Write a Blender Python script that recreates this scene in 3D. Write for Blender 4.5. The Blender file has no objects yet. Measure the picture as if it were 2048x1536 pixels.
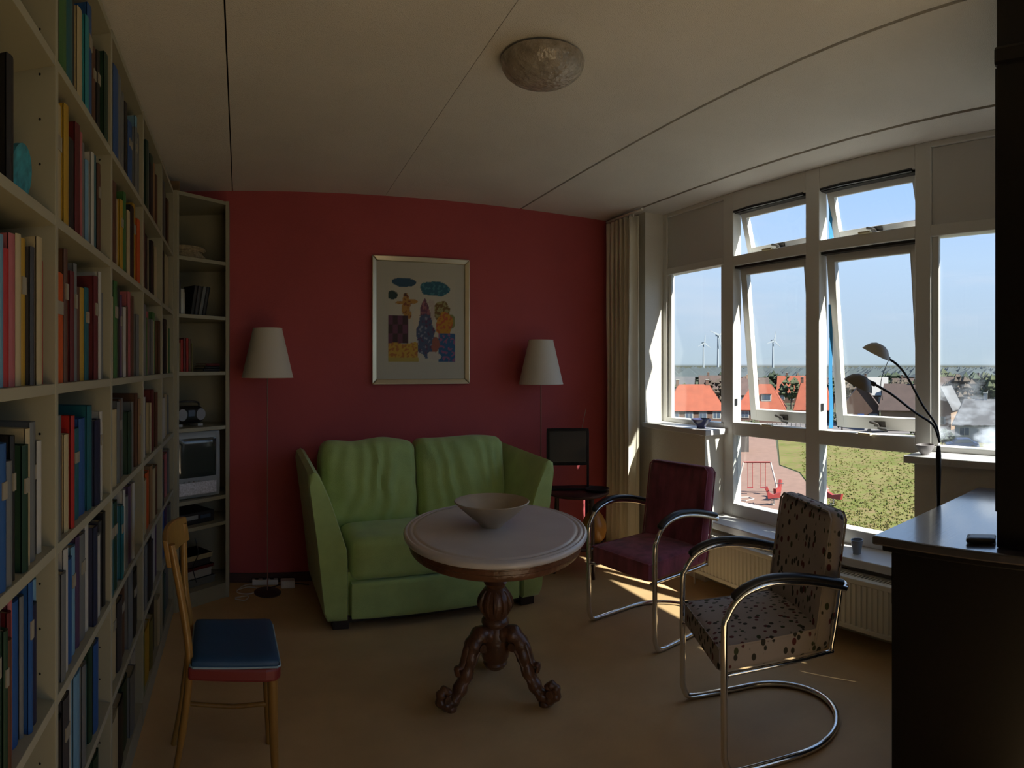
import bpy, bmesh, math, random
from mathutils import Vector, Matrix, noise
random.seed(7)
PI = math.pi
S = bpy.context.scene
COL = S.collection

# ------------------------------------------------------------------ camera, sky, sun, exposure
F, PX, PY, EYE = 1230.0, 480.0, 733.0, 1.432        # stitched panorama: cylindrical projection
cd = bpy.data.cameras.new('camera')
cam = bpy.data.objects.new('camera', cd); COL.objects.link(cam)
cam.location = (0, 0, EYE)
cam.rotation_euler = (PI / 2, 0, -(1024 - PX) / F)
cd.type = 'PANO'
cd.panorama_type = 'CENTRAL_CYLINDRICAL'
cd.central_cylindrical_radius = 1.0
cd.central_cylindrical_range_u_min = -1024 / F
cd.central_cylindrical_range_u_max = 1024 / F
cd.central_cylindrical_range_v_min = -(1536 - PY) / F
cd.central_cylindrical_range_v_max = PY / F
cd.clip_start = 0.02; cd.clip_end = 6000
S.camera = cam

DEL = 0.06                                           # the window wall runs 3.4 degrees off square
RW = -DEL
W0 = 2.80                                            # window plane, F0 = inner face of wall / parapets
F0 = 2.62
D = 4.09                                             # red wall
H = 2.60
def wp(w, u, z=0.0):
    return Vector((w * math.cos(DEL) + u * math.sin(DEL), -w * math.sin(DEL) + u * math.cos(DEL), z))

wd = bpy.data.worlds.new('sky'); S.world = wd; wd.use_nodes = True
nt = wd.node_tree; nt.nodes.clear()
SA, SB, SC = .345, 1.05, 1.0                         # towards the sun: +w, -u, +z
sdir = wp(SA, -SB, SC)
tc = nt.nodes.new('ShaderNodeTexCoord'); sp = nt.nodes.new('ShaderNodeSeparateXYZ'); cr = nt.nodes.new('ShaderNodeValToRGB')
nt.links.new(tc.outputs['Generated'], sp.inputs[0]); nt.links.new(sp.outputs['Z'], cr.inputs[0])
el = cr.color_ramp.elements
el[0].position = 0.0; el[0].color = (0.16, 0.17, 0.14, 1)
el[1].position = 1.0; el[1].color = (0.16, 0.30, 0.62, 1)
for p, c in ((0.004, (.42, .51, .60, 1)), (.06, (.43, .53, .67, 1)), (.17, (.44, .58, .80, 1)), (.30, (.34, .52, .88, 1)), (.55, (.24, .42, .80, 1))):
    e = el.new(p); e.color = c
nz = nt.nodes.new('ShaderNodeTexNoise'); nz.inputs['Scale'].default_value = 3.0; nz.inputs['Detail'].default_value = 6
mp = nt.nodes.new('ShaderNodeMapping'); mp.inputs['Scale'].default_value = (1, 1, 5)
nt.links.new(tc.outputs['Generated'], mp.inputs[0]); nt.links.new(mp.outputs[0], nz.inputs['Vector'])
cl = nt.nodes.new('ShaderNodeValToRGB'); cl.color_ramp.elements[0].position = .48; cl.color_ramp.elements[0].color = (0, 0, 0, 1)
cl.color_ramp.elements[1].position = .8; cl.color_ramp.elements[1].color = (.5, .5, .5, 1)
nt.links.new(nz.outputs['Fac'], cl.inputs[0])
mx = nt.nodes.new('ShaderNodeMixRGB'); mx.inputs[2].default_value = (.66, .66, .74, 1)
nt.links.new(cl.outputs[0], mx.inputs[0]); nt.links.new(cr.outputs[0], mx.inputs[1])
bg = nt.nodes.new('ShaderNodeBackground'); wo = nt.nodes.new('ShaderNodeOutputWorld')
bg.inputs[1].default_value = .70
nt.links.new(mx.outputs[0], bg.inputs[0]); nt.links.new(bg.outputs[0], wo.inputs[0])

sl = bpy.data.lights.new('sun', 'SUN'); sl.energy = 9.0; sl.angle = .0093; sl.color = (1, .95, .87)
sun = bpy.data.objects.new('sun', sl); COL.objects.link(sun)
sun.location = (40, -60, 60)
sun.rotation_euler = Vector(sdir).to_track_quat('Z', 'Y').to_euler()

pl = bpy.data.lights.new('window_portal', 'AREA'); pl.shape = 'RECTANGLE'; pl.size = 5.5; pl.size_y = 2.3
po = bpy.data.objects.new('window_portal', pl); COL.objects.link(po)
po.location = wp(2.99, 1.2, 1.5)
po.rotation_euler = (-wp(1, 0, 0)).to_track_quat('-Z', 'Z').to_euler()
pl.cycles.is_portal = True

p2 = bpy.data.lights.new('added_door_portal', 'AREA'); p2.shape = 'RECTANGLE'; p2.size = 1.7; p2.size_y = 2.3  # sampling portal for the added doors behind the viewer
po2 = bpy.data.objects.new('added_door_portal', p2); COL.objects.link(po2)
po2.location = (1.55, -1.93, 1.22); po2.rotation_euler = (PI / 2, 0, PI); p2.cycles.is_portal = True
po2.rotation_euler = Vector((0, 1, 0)).to_track_quat('-Z', 'Z').to_euler()

S.view_settings.view_transform = 'Standard'; S.view_settings.look = 'None'
S.view_settings.gamma = 1.0; S.view_settings.use_curve_mapping = False
S.view_settings.exposure = 1.0
S.cycles.use_denoising = True
S.cycles.max_bounces = 10; S.cycles.diffuse_bounces = 6; S.cycles.transparent_max_bounces = 16
S.cycles.sample_clamp_indirect = 6.0
S.cycles.caustics_reflective = False; S.cycles.caustics_refractive = False

# ------------------------------------------------------------------ helpers
def rgb(r, g, b):
    f = lambda c: (c / 255) / 12.92 if c / 255 <= .04045 else ((c / 255 + .055) / 1.055) ** 2.4
    return (f(r), f(g), f(b))
MATS = {}
def mat(name, col, rough=.6, metal=0.0, var=0.0, vs=8.0, bump=0.0, bs=60.0, spec=.5, stretch=None, sheen=0.0):
    if name in MATS: return MATS[name]
    m = bpy.data.materials.new(name); m.use_nodes = True
    t = m.node_tree; b = t.nodes['Principled BSDF']
    b.inputs['Base Color'].default_value = (*col, 1); b.inputs['Roughness'].default_value = rough
    b.inputs['Metallic'].default_value = metal; b.inputs['Specular IOR Level'].default_value = spec
    if sheen: b.inputs['Sheen Weight'].default_value = sheen
    if var or bump:
        c = t.nodes.new('ShaderNodeTexCoord'); mpn = t.nodes.new('ShaderNodeMapping')
        t.links.new(c.outputs['Object'], mpn.inputs[0])
        if stretch: mpn.inputs['Scale'].default_value = stretch
    if var:
        n = t.nodes.new('ShaderNodeTexNoise'); n.inputs['Scale'].default_value = vs; n.inputs['Detail'].default_value = 5
        t.links.new(mpn.outputs[0], n.inputs['Vector'])
        r = t.nodes.new('ShaderNodeValToRGB')
        r.color_ramp.elements[0].position = .3; r.color_ramp.elements[1].position = .7
        r.color_ramp.elements[0].color = (*[x * (1 - var) for x in col], 1)
        r.color_ramp.elements[1].color = (*[min(1, x * (1 + var)) for x in col], 1)
        t.links.new(n.outputs['Fac'], r.inputs[0]); t.links.new(r.outputs[0], b.inputs['Base Color'])
    if bump:
        n = t.nodes.new('ShaderNodeTexNoise'); n.inputs['Scale'].default_value = bs; n.inputs['Detail'].default_value = 3
        t.links.new(mpn.outputs[0], n.inputs['Vector'])
        bu = t.nodes.new('ShaderNodeBump'); bu.inputs['Strength'].default_value = bump; bu.inputs['Distance'].default_value = .01
        t.links.new(n.outputs['Fac'], bu.inputs['Height']); t.links.new(bu.outputs[0], b.inputs['Normal'])
    MATS[name] = m
    return m

class MB:
    def __init__(s): s.v = []; s.f = []; s.x = Matrix.Identity(4)
    def add(s, vs, fs):
        k = len(s.v); s.v += [tuple(s.x @ Vector(p)) for p in vs]; s.f += [tuple(i + k for i in f) for f in fs]; return s
    def box(s, x0, y0, z0, x1, y1, z1):
        v = [(x0, y0, z0), (x1, y0, z0), (x1, y1, z0), (x0, y1, z0), (x0, y0, z1), (x1, y0, z1), (x1, y1, z1), (x0, y1, z1)]
        return s.add(v, [(0, 3, 2, 1), (4, 5, 6, 7), (0, 1, 5, 4), (1, 2, 6, 5), (2, 3, 7, 6), (3, 0, 4, 7)])
    def cbox(s, c, d):
        return s.box(c[0] - d[0] / 2, c[1] - d[1] / 2, c[2] - d[2] / 2, c[0] + d[0] / 2, c[1] + d[1] / 2, c[2] + d[2] / 2)
    def prism(s, poly, z0, z1, ax='z', inset=None):
        n = len(poly)
        def P(a, b, c): return (a, b, c) if ax == 'z' else ((a, c, b) if ax == 'y' else (c, a, b))
        v = [P(a, b, z0) for a, b in poly] + [P(a, b, z1) for a, b in poly]
        fs = [tuple(range(n))[::-1], tuple(range(n, 2 * n))] + [(i, (i + 1) % n, n + (i + 1) % n, n + i) for i in range(n)]
        return s.add(v, fs)
    def tube(s, pts, r, n=10, closed=False, flat=None):
        pts = [Vector(p) for p in pts]; m = len(pts); rr = r if isinstance(r, (list, tuple)) else [r] * m
        vs = []; up = None
        for i, p in enumerate(pts):
            a = pts[(i - 1) % m] if (closed or i > 0) else p; b = pts[(i + 1) % m] if (closed or i < m - 1) else p
            d = (b - a).normalized()
            if up is None:
                up = Vector((0, 0, 1)) if abs(d.z) < .9 else Vector((1, 0, 0))
            q = d.cross(up).normalized(); w = q.cross(d).normalized(); up = w
            fx, fy = flat if flat else (1, 1)
            for k in range(n):
                an = 2 * PI * k / n
                vs.append(p + q * math.cos(an) * rr[i] * fx + w * math.sin(an) * rr[i] * fy)
        fs = []
        for i in range(m if closed else m - 1):
            j = (i + 1) % m
            for k in range(n):
                k2 = (k + 1) % n; fs.append((i * n + k, i * n + k2, j * n + k2, j * n + k))
        if not closed: fs += [tuple(range(n))[::-1], tuple((m - 1) * n + k for k in range(n))]
        return s.add(vs, fs)
    def lathe(s, prof, n=28, sx=1, sy=1, c=(0, 0)):
        vs = []
        for r, z in prof:
            for k in range(n):
                a = 2 * PI * k / n; vs.append((c[0] + r * sx * math.cos(a), c[1] + r * sy * math.sin(a), z))
        m = len(prof); fs = []
        for i in range(m - 1):
            for k in range(n):
                k2 = (k + 1) % n; fs.append((i * n + k, i * n + k2, (i + 1) * n + k2, (i + 1) * n + k))
        if prof[0][0] > 1e-4: fs.append(tuple(range(n))[::-1])
        if prof[-1][0] > 1e-4: fs.append(tuple((m - 1) * n + k for k in range(n)))
        return s.add(vs, fs)
    def soft(s, c, h, r, n=12, disp=None):
        bm = bmesh.new(); bmesh.ops.create_cube(bm, size=2)
        bmesh.ops.subdivide_edges(bm, edges=bm.edges[:], cuts=n, use_grid_fill=True)
        h = Vector(h); vs = []
        bm.verts.ensure_lookup_table()
        for v in bm.verts:
            p = Vector((v.co.x * h.x, v.co.y * h.y, v.co.z * h.z))
            q = Vector([max(-(h[i] - r), min(h[i] - r, p[i])) for i in range(3)])
            d = p - q
            if d.length > 1e-6: p = q + d.normalized() * r
            if disp: p = disp(p, Vector((v.co.x, v.co.y, v.co.z)))
            vs.append(p + Vector(c))
        fs = [tuple(v.index for v in f.verts) for f in bm.faces]
        bm.free(); return s.add(vs, fs)
    def build(s, name, m, parent=None, smooth=False, bev=0.0, loc=None, rot=None, sub=0):
        me = bpy.data.meshes.new(name); me.from_pydata(s.v, [], s.f)
        bm = bmesh.new(); bm.from_mesh(me); bmesh.ops.remove_doubles(bm, verts=bm.verts, dist=1e-5)
        bmesh.ops.recalc_face_normals(bm, faces=bm.faces); bm.to_mesh(me); bm.free()
        me.materials.append(m)
        if smooth:
            for p in me.polygons: p.use_smooth = True
            try: me.set_sharp_from_angle(angle=math.radians(50))
            except Exception: pass
        o = bpy.data.objects.new(name, me); COL.objects.link(o)
        if parent is not None: o.parent = parent
        if loc is not None: o.location = loc
        if rot is not None: o.rotation_euler = rot
        if bev:
            b = o.modifiers.new('bevel', 'BEVEL'); b.width = bev; b.segments = 2; b.limit_method = 'ANGLE'
        if sub:
            b = o.modifiers.new('sub', 'SUBSURF'); b.levels = sub; b.render_levels = sub
        return o

def tag(o, label=None, cat=None, group=None, kind=None):
    if label: o['label'] = label
    if cat: o['category'] = cat
    if group: o['group'] = group
    if kind: o['kind'] = kind
    return o
def thing(name, label, cat, loc=(0, 0, 0), rz=0, group=None, kind=None):
    o = bpy.data.objects.new(name, None); COL.objects.link(o); o.location = loc; o.rotation_euler = (0, 0, rz)
    return tag(o, label, cat, group, kind)
def box(name, b, m, parent=None, bev=0.0, **k):
    return MB().box(*b).build(name, m, parent, bev=bev, **k)
def copy_tree(o, parent=None):
    c = o.copy(); COL.objects.link(c); c.parent = parent
    for ch in list(o.children): copy_tree(ch, c)
    return c
def bez(p, n=12):                                    # smooth polyline through points (Catmull-Rom)
    p = [Vector(q) for q in p]; out = []
    for i in range(len(p) - 1):
        a = p[max(i - 1, 0)]; b = p[i]; c = p[i + 1]; d = p[min(i + 2, len(p) - 1)]
        for k in range(n):
            t = k / n
            out.append(.5 * ((2 * b) + (c - a) * t + (2 * a - 5 * b + 4 * c - d) * t * t + (3 * b - a - 3 * c + d) * t ** 3))
    return out + [p[-1]]

# ------------------------------------------------------------------ materials
WHITE_P = mat('white_wall_plaster', (.76, .74, .68), .8, var=.04, vs=3, bump=.15, bs=120)
CEIL = mat('ceiling_plaster', (.78, .745, .70), .9, var=.05, vs=2, bump=.5, bs=260)
JOINT = mat('ceiling_joint', (.03, .025, .02), .9)
RED = mat('red_wall_paint', (.44, .080, .088), .72, var=.06, vs=2, bump=.15, bs=150)
FLOOR = mat('tan_linoleum', (.57, .39, .20), .55, var=.10, vs=3.5, bump=.08, bs=40, spec=.3)
FRAME = mat('white_window_paint', (.72, .71, .67), .4, bump=.03)
PANEL = mat('grey_panel_paint', (.66, .65, .63), .6)
SILL = mat('white_sill_board', (.70, .70, .70), .35)
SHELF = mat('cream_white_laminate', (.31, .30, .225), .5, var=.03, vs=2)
CHROME = mat('chrome_tube', (.75, .74, .72), .12, metal=1.0)
BLACK = mat('black_satin', (.012, .012, .014), .35)
GREYM = mat('aged_metal', (.25, .24, .22), .4, metal=.8)
def glass_mat(name, haze=0.0):
    m = bpy.data.materials.new(name); m.use_nodes = True; t = m.node_tree; t.nodes.clear()
    o = t.nodes.new('ShaderNodeOutputMaterial'); mix = t.nodes.new('ShaderNodeMixShader')
    tr = t.nodes.new('ShaderNodeBsdfTransparent'); tr.inputs[0].default_value = (.95, .97, .96, 1)
    gl = t.nodes.new('ShaderNodeBsdfGlossy'); gl.inputs['Roughness'].default_value = .02
    lw = t.nodes.new('ShaderNodeLayerWeight'); lw.inputs[0].default_value = .5; pw = t.nodes.new('ShaderNodeMath'); pw.operation = 'POWER'; pw.inputs[1].default_value = 5
    fr = t.nodes.new('ShaderNodeMath'); fr.operation = 'MULTIPLY_ADD'; fr.inputs[1].default_value = .9; fr.inputs[2].default_value = .03
    t.links.new(lw.outputs['Facing'], pw.inputs[0]); t.links.new(pw.outputs[0], fr.inputs[0])
    t.links.new(fr.outputs[0], mix.inputs[0]); t.links.new(tr.outputs[0], mix.inputs[1]); t.links.new(gl.outputs[0], mix.inputs[2])
    last = mix
    if haze:
        mx2 = t.nodes.new('ShaderNodeMixShader'); di = t.nodes.new('ShaderNodeBsdfTranslucent'); di.inputs[0].default_value = (.8, .85, .9, 1)
        c = t.nodes.new('ShaderNodeTexCoord'); n = t.nodes.new('ShaderNodeTexNoise'); n.inputs['Scale'].default_value = 7; n.inputs['Detail'].default_value = 6
        mpn = t.nodes.new('ShaderNodeMapping'); mpn.inputs['Scale'].default_value = (1, 1, 2.2)
        t.links.new(c.outputs['Object'], mpn.inputs[0]); t.links.new(mpn.outputs[0], n.inputs['Vector'])
        r = t.nodes.new('ShaderNodeValToRGB'); r.color_ramp.elements[0].position = .45; r.color_ramp.elements[0].color = (.02, .02, .02, 1)
        r.color_ramp.elements[1].position = .75; r.color_ramp.elements[1].color = (haze, haze, haze, 1)
        t.links.new(n.outputs['Fac'], r.inputs[0])
        sx = t.nodes.new('ShaderNodeSeparateXYZ'); t.links.new(c.outputs['Object'], sx.inputs[0])
        mr = t.nodes.new('ShaderNodeMapRange'); mr.inputs[1].default_value = 1.5; mr.inputs[2].default_value = 1.05
        t.links.new(sx.outputs['Z'], mr.inputs[0])
        mu = t.nodes.new('ShaderNodeMath'); mu.operation = 'MULTIPLY'
        t.links.new(r.outputs[0], mu.inputs[0]); t.links.new(mr.outputs[0], mu.inputs[1])
        t.links.new(mu.outputs[0], mx2.inputs[0]); t.links.new(mix.outputs[0], mx2.inputs[1]); t.links.new(di.outputs[0], mx2.inputs[2])
        last = mx2
    t.links.new(last.outputs[0], o.inputs[0]); return m
GLASS = glass_mat('window_glass'); GLASSH = glass_mat('dusty_window_glass', .55)

# ------------------------------------------------------------------ room shell
YB = -1.7; XL = -.69
def struct(o, label=None): return tag(o, label, None, None, 'structure')
struct(MB().prism([(XL - .2, YB - .2), (2.88 + .06 * YB, YB - .2), (2.88 + .06 * D, D + .2), (XL - .2, D + .2)], -.2, 0).build('floor', FLOOR), 'tan brown linoleum floor')
struct(MB().box(XL - .2, D, 0, 3.12, D + .2, H + .2).build('wall_back', RED), 'dark red painted wall behind the green sofa')
struct(MB().box(XL - .2, YB - .2, 0, XL, D, H + .2).build('wall_left', WHITE_P), 'white wall behind the bookcases')
wf = MB(); wf.box(XL, YB - .2, 0, .7, YB, H + .2); wf.box(2.4, YB - .2, 0, 2.78, YB, H + .2); wf.box(.7, YB - .2, 2.35, 2.4, YB, H + .2)
struct(wf.build('wall_front', WHITE_P), 'white wall behind the viewer with an added door opening')
w2 = thing('added_window', None, None); struct(w2, 'added pair of glazed doors behind the viewer for extra daylight')  # unseen doors, added to let more daylight into the room
for a in (.7, 1.51, 2.34): box('post', (a, YB - .12, 0, a + .06 + (.02 if a == 1.51 else 0), YB - .05, 2.35), FRAME, w2, .004)
for a, b in ((.76, 1.51), (1.59, 2.34)):
    box('bottom_rail', (a, YB - .12, 0, b, YB - .05, .12), FRAME, w2, .004); box('top_rail', (a, YB - .12, 2.28, b, YB - .05, 2.35), FRAME, w2, .004)
    box('pane', (a, YB - .09, .12, b, YB - .084, 2.28), GLASS, w2)
ceil = thing('ceiling', None, None); struct(ceil, 'off-white concrete slab ceiling with dark joints')
MB().prism([(XL - .2, YB - .2), (2.90 + .06 * YB, YB - .2), (2.90 + .06 * D, D + .2), (XL - .2, D + .2)], H + .03, H + .2).build('joint_bed', JOINT, ceil)
seams = [(XL - .1, XL - .1), (-.05, -.05), (.76 + .055 * YB, .76 + .055 * D), (1.763 + .06 * YB, 1.763 + .06 * D), (2.535 + .06 * YB, 2.535 + .06 * D), (2.885 + .06 * YB, 2.885 + .06 * D)]
for i in range(5):
    a, b = seams[i], seams[i + 1]
    GP = (.006, .0032, .0012, .008, .012, .004); ga, gb = GP[i], GP[i + 1]
    MB().prism([(a[0] + ga, YB), (b[0] - gb, YB), (b[1] - gb, D), (a[1] + ga, D)], H, H + .031).build('ceiling_slab', CEIL, ceil)

rw = MB()
rw.box(F0, 3.84, 0, 2.87, 4.6, H + .1)                # pier by the curtain
rw.box(F0, 3.135, 0, 2.90, 3.84, .975)               # left parapet
rw.box(2.67, 1.55, 0, 2.90, 3.135, .388)             # low wall behind the radiator
rw.box(F0, -1.50, 0, 2.90, 1.55, .955)                 # right parapet
rw.box(F0, YB - .3, 0, 2.90, -1.50, H + .1)             # pier beyond
wr = rw.build('wall_right', WHITE_P, rot=(0, 0, RW)); struct(wr, 'white window wall with parapets')
struct(MB().box(2.595, 3.10, .975, 2.80, 3.84, 1.012).build('trim_1', SILL, rot=(0, 0, RW), bev=.004), 'white window sill board under the left window')
struct(MB().box(2.575, 1.50, .388, 2.80, 3.135, .432).build('trim_2', SILL, rot=(0, 0, RW), bev=.004), 'long low white window sill board above the radiator')
struct(MB().box(2.595, -1.50, .955, 2.80, 1.60, .992).build('trim_3', SILL, rot=(0, 0, RW), bev=.004), 'white window sill board of the right parapet')
struct(MB().box(2.55, 3.98, 0, 2.62, 4.25, .07).build('baseboard_right', SILL, rot=(0, 0, RW)))
struct(MB().box(-.07, D - .012, 0, 2.6, D, .06).build('baseboard_back', mat('dark_skirting', (.07, .03, .025), .6)), 'dark red skirting along the red wall')

# ------------------------------------------------------------------ window bank (local axes: x = w, y = u)
win = thing('window_1', None, None, rz=RW); struct(win, 'white-painted window bank of fixed panes and four open top-hung sashes')
FX0, FX1 = 2.785, 2.86
def fr(name, u0, u1, z0, z1, m=FRAME, x0=FX0, x1=FX1, bev=.004): return box(name, (x0, u0, z0, x1, u1, z1), m, win, bev)
fr('mullion', 3.04, 3.14, .432, 2.6); fr('mullion', 2.295, 2.40, .432, 2.6); fr('mullion', 1.55, 1.645, .432, 2.6)
fr('jamb', 3.79, 3.84, 1.012, 2.6); fr('jamb', -1.50, -1.45, .99, 2.6); fr('mullion', .02, .10, .99, 2.6)  # second jamb closes the added, unseen section behind the viewer
fr('head_rail', 1.645, 2.295, 2.475, 2.6); fr('head_rail', 2.40, 3.04, 2.475, 2.6)
fr('head_rail', 3.14, 3.79, 2.57, 2.6); fr('head_rail', .10, 1.55, 2.57, 2.6); fr('head_rail', -1.45, .02, 2.57, 2.6)
for a, b in ((1.645, 2.295), (2.40, 3.04)):
    fr('transom', a, b, 2.105, 2.172); fr('transom', a, b, .975, 1.06); fr('bottom_rail', a, b, .432, .515)
    box('pane', (2.82, a, .515, 2.826, b, .975), GLASS, win)
fr('transom', 3.14, 3.79, 2.13, 2.18); fr('transom', .10, 1.55, 2.105, 2.165); fr('transom', -1.45, .02, 2.105, 2.165)
fr('bottom_rail', 3.14, 3.79, 1.012, 1.045); fr('bottom_rail', .10, 1.55, .992, 1.02); fr('bottom_rail', -1.45, .02, .992, 1.02)
box('pane', (2.82, 3.14, 1.045, 2.826, 3.79, 2.13), GLASS, win)
box('pane', (2.82, .10, 1.02, 2.826, 1.55, 2.105), GLASSH, win); box('pane', (2.82, -1.45, 1.02, 2.826, .02, 2.105), GLASS, win); box('pane', (2.82, -1.45, 2.165, 2.826, .02, 2.57), GLASS, win)  # last two panes: unseen window section, added to brighten the room
tag(fr('upper_panel', 3.14, 3.79, 2.18, 2.57, PANEL, 2.80, 2.85), 'grey blind panel above the left pane')
tag(fr('upper_panel', .10, 1.55, 2.165, 2.57, PANEL, 2.80, 2.85), 'grey blind panel above the right pane')
for a, b in ((3.14, 3.18), (3.75, 3.79)): fr('glazing_bead', a, b, 1.045, 2.13, x0=2.80, x1=2.82)
fr('glazing_bead', 1.51, 1.55, 1.02, 2.105, x0=2.80, x1=2.82)
for a, b in ((1.645, 2.295), (2.40, 3.04)):
    for (z0, z1, op, st, br) in ((2.172, 2.475, .27, .045, .055), (1.06, 2.105, .10, .055, .075)):
        hh = z1 - z0
        s = box('sash', (0, a + .008, -.05, .04, a + .008 + st, -hh + br * 0 + .005), FRAME, win, .003) if False else None
        m = MB(); w_ = b - a - .016
        for q in ((0, 0, -hh + .004, .04, st, -.002), (0, w_ - st, -hh + .004, .04, w_, -.002), (0, st, -.06 if hh > .5 else -.05, .04, w_ - st, -.002), (0, st, -hh + .004, .04, w_ - st, -hh + br)):
            m.box(*q)
        so = m.build('sash', FRAME, win, loc=(2.84, a + .008, z1), rot=(0, -op, 0), bev=.003)
        box('pane', (.018, st, -hh + br, .024, w_ - st, -.05), GLASS, so)
        g = MB(); g.box(-.008, w_ * .44, -hh + .02, 0, w_ * .56, -hh + .05)
        g.tube([(-.01, w_ * .5, -hh + .03), (-.035, w_ * .5 - .01, -hh + .02), (-.045, w_ * .5 - .07, -hh + .012)], .007, 8)
        g.tube([(-.01, w_ * .5, -hh + .03), (-.03, w_ * .5 + .02, -hh + .045), (-.028, w_ * .5 + .05, -hh + .05)], .008, 8)
        g.build('casement_stay', mat('stay_metal', (.10, .09, .08), .4, metal=.5), so, smooth=True)
        box('stay_plate', (2.765, (a + b) / 2 - .05, z0 - .006, 2.79, (a + b) / 2 + .03, z0 + .006), mat('cream_metal', (.8, .74, .5), .4), win, .002)
        # dark strip along the top of the sash
        st_ = MB().box(2.80, a + .002, z1 - .016, 2.862, b - .002, z1 - .001)
        if hh < .5:
            st_.tube([(2.79, a + .02, z1 - .004), (2.785, a + (b - a) * .35, z1 - .010), (2.79, a + (b - a) * .75, z1 - .002), (2.785, b - .01, z1 - .008)], [.012, .009, .011, .009], 8)
        st_.build('dark_strip', BLACK, win)
for u in (3.037, 2.292):
    box('lock_plate', (2.80, u - .003, 1.17, 2.82, u + .001, 1.215), BLACK, win)

# ------------------------------------------------------------------ bookcase along the left wall
BL = -.385; BD = .30
dv = [.64, 1.255, 1.82, 2.43, 3.03, 3.54]
sz = [.08, .41, .713, 1.039, 1.384, 1.742, 2.08]; TOP = 2.447
T = .022
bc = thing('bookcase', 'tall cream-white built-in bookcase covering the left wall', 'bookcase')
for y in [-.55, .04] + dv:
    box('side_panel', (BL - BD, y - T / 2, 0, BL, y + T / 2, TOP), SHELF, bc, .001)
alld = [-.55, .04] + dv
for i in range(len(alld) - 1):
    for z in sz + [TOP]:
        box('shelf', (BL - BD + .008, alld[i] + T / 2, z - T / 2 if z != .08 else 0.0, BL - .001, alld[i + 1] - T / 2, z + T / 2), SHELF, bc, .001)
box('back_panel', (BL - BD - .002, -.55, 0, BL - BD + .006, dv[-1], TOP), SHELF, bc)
pn = MB()
for y in dv[:3]:
    for z in [.2 + .032 * k for k in range(70)]:
        if z < 2.4 and int(z * 31) % 3 == 0:
            for xx in (BL - .035, BL - BD + .04): pn.tube([(xx, y - T / 2 - .0006, z), (xx, y - T / 2 + .003, z)], .003, 6)
tag(pn.build('peg_holes', BLACK, bc), kind='stuff')

P1 = (-.385, 3.54); P2 = (-.078, 3.83)
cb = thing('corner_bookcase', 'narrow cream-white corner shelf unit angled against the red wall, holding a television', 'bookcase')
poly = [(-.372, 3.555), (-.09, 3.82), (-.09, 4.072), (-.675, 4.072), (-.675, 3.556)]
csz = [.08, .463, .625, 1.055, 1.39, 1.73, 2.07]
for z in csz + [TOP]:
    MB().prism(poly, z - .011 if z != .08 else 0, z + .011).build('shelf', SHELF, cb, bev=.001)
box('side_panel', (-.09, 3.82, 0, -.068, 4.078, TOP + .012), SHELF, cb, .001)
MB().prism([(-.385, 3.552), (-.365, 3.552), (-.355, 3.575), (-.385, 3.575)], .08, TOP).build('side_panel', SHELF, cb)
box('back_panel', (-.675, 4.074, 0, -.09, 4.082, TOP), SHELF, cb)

# ------------------------------------------------------------------ books
CN = {'black': (22, 20, 22), 'navy': (26, 34, 74), 'blue': (34, 92, 165), 'light blue': (120, 170, 205), 'teal': (16, 105, 120), 'dark green': (20, 62, 42),
      'green': (62, 120, 60), 'olive': (110, 105, 50), 'yellow': (200, 160, 40), 'cream': (205, 190, 150), 'white': (205, 205, 200), 'grey': (120, 125, 128),
      'dark grey': (62, 62, 68), 'brown': (98, 62, 38), 'tan': (165, 130, 90), 'orange': (220, 96, 28), 'red': (190, 34, 24), 'dark red': (105, 22, 26),
      'pink': (190, 105, 110), 'purple': (84, 60, 100), 'turquoise': (40, 150, 170)}
def bmat(c):
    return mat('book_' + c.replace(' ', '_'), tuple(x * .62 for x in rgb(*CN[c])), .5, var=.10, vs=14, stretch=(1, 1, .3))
PAGE = mat('book_pages', (.36, .33, .25), .8)
LAB = mat('spine_label', (.26, .24, .19), .6)
ABB = {'k': 'black', 'n': 'navy', 'b': 'blue', 'l': 'light blue', 't': 'teal', 'd': 'dark green', 'g': 'green', 'o': 'olive', 'y': 'yellow', 'c': 'cream',
       'w': 'white', 's': 'grey', 'h': 'dark grey', 'm': 'brown', 'a': 'tan', 'O': 'orange', 'r': 'red', 'R': 'dark red', 'p': 'pink', 'u': 'purple', 'q': 'turquoise'}
# rows top -> bottom; letters run from the viewer's left to right (increasing distance)
PAL = {
    0: ['', 'kq', 'slrpcyhcr', 'rbskcdcshw', 'asdmRpbsbnl', 'oya', ''],
    1: ['dgtkcqbkmkd', 'ccykRpslwtmm', 'OmpRsmgytRwcs', 'smcrmtbtnwc', 'nswbluswnwhk', 'khwlstdb', 'swkhcd'],
    2: ['nbsbskbsls', 'omcygckyO', 'cgkkuwmpms', 'wcsmsdsama', 'tdltqwsuwmc', 'ychmskh', 'ckdsw'],
    3: ['kdskdam', 'mkckdc', 'sgpscgm', 'kwhcRmm', 'kcOacm', 'wskhwu', 'gyokc'],
    4: ['kskm', 'mkc', 'ckcg', 'kwcs', 'hRps', 'lbus', 'dts']}
ROWN = ['top', 'second', 'third', 'fourth', 'fifth', 'sixth', 'bottom']
BAYN = ['bay nearest the camera', 'second bay', 'third bay', 'fourth bay', 'last bay before the corner']
ORD = ['first', 'second', 'third', 'fourth', 'fifth', 'sixth', 'seventh', 'eighth', 'ninth', 'tenth', 'eleventh', 'twelfth', 'thirteenth']
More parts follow.
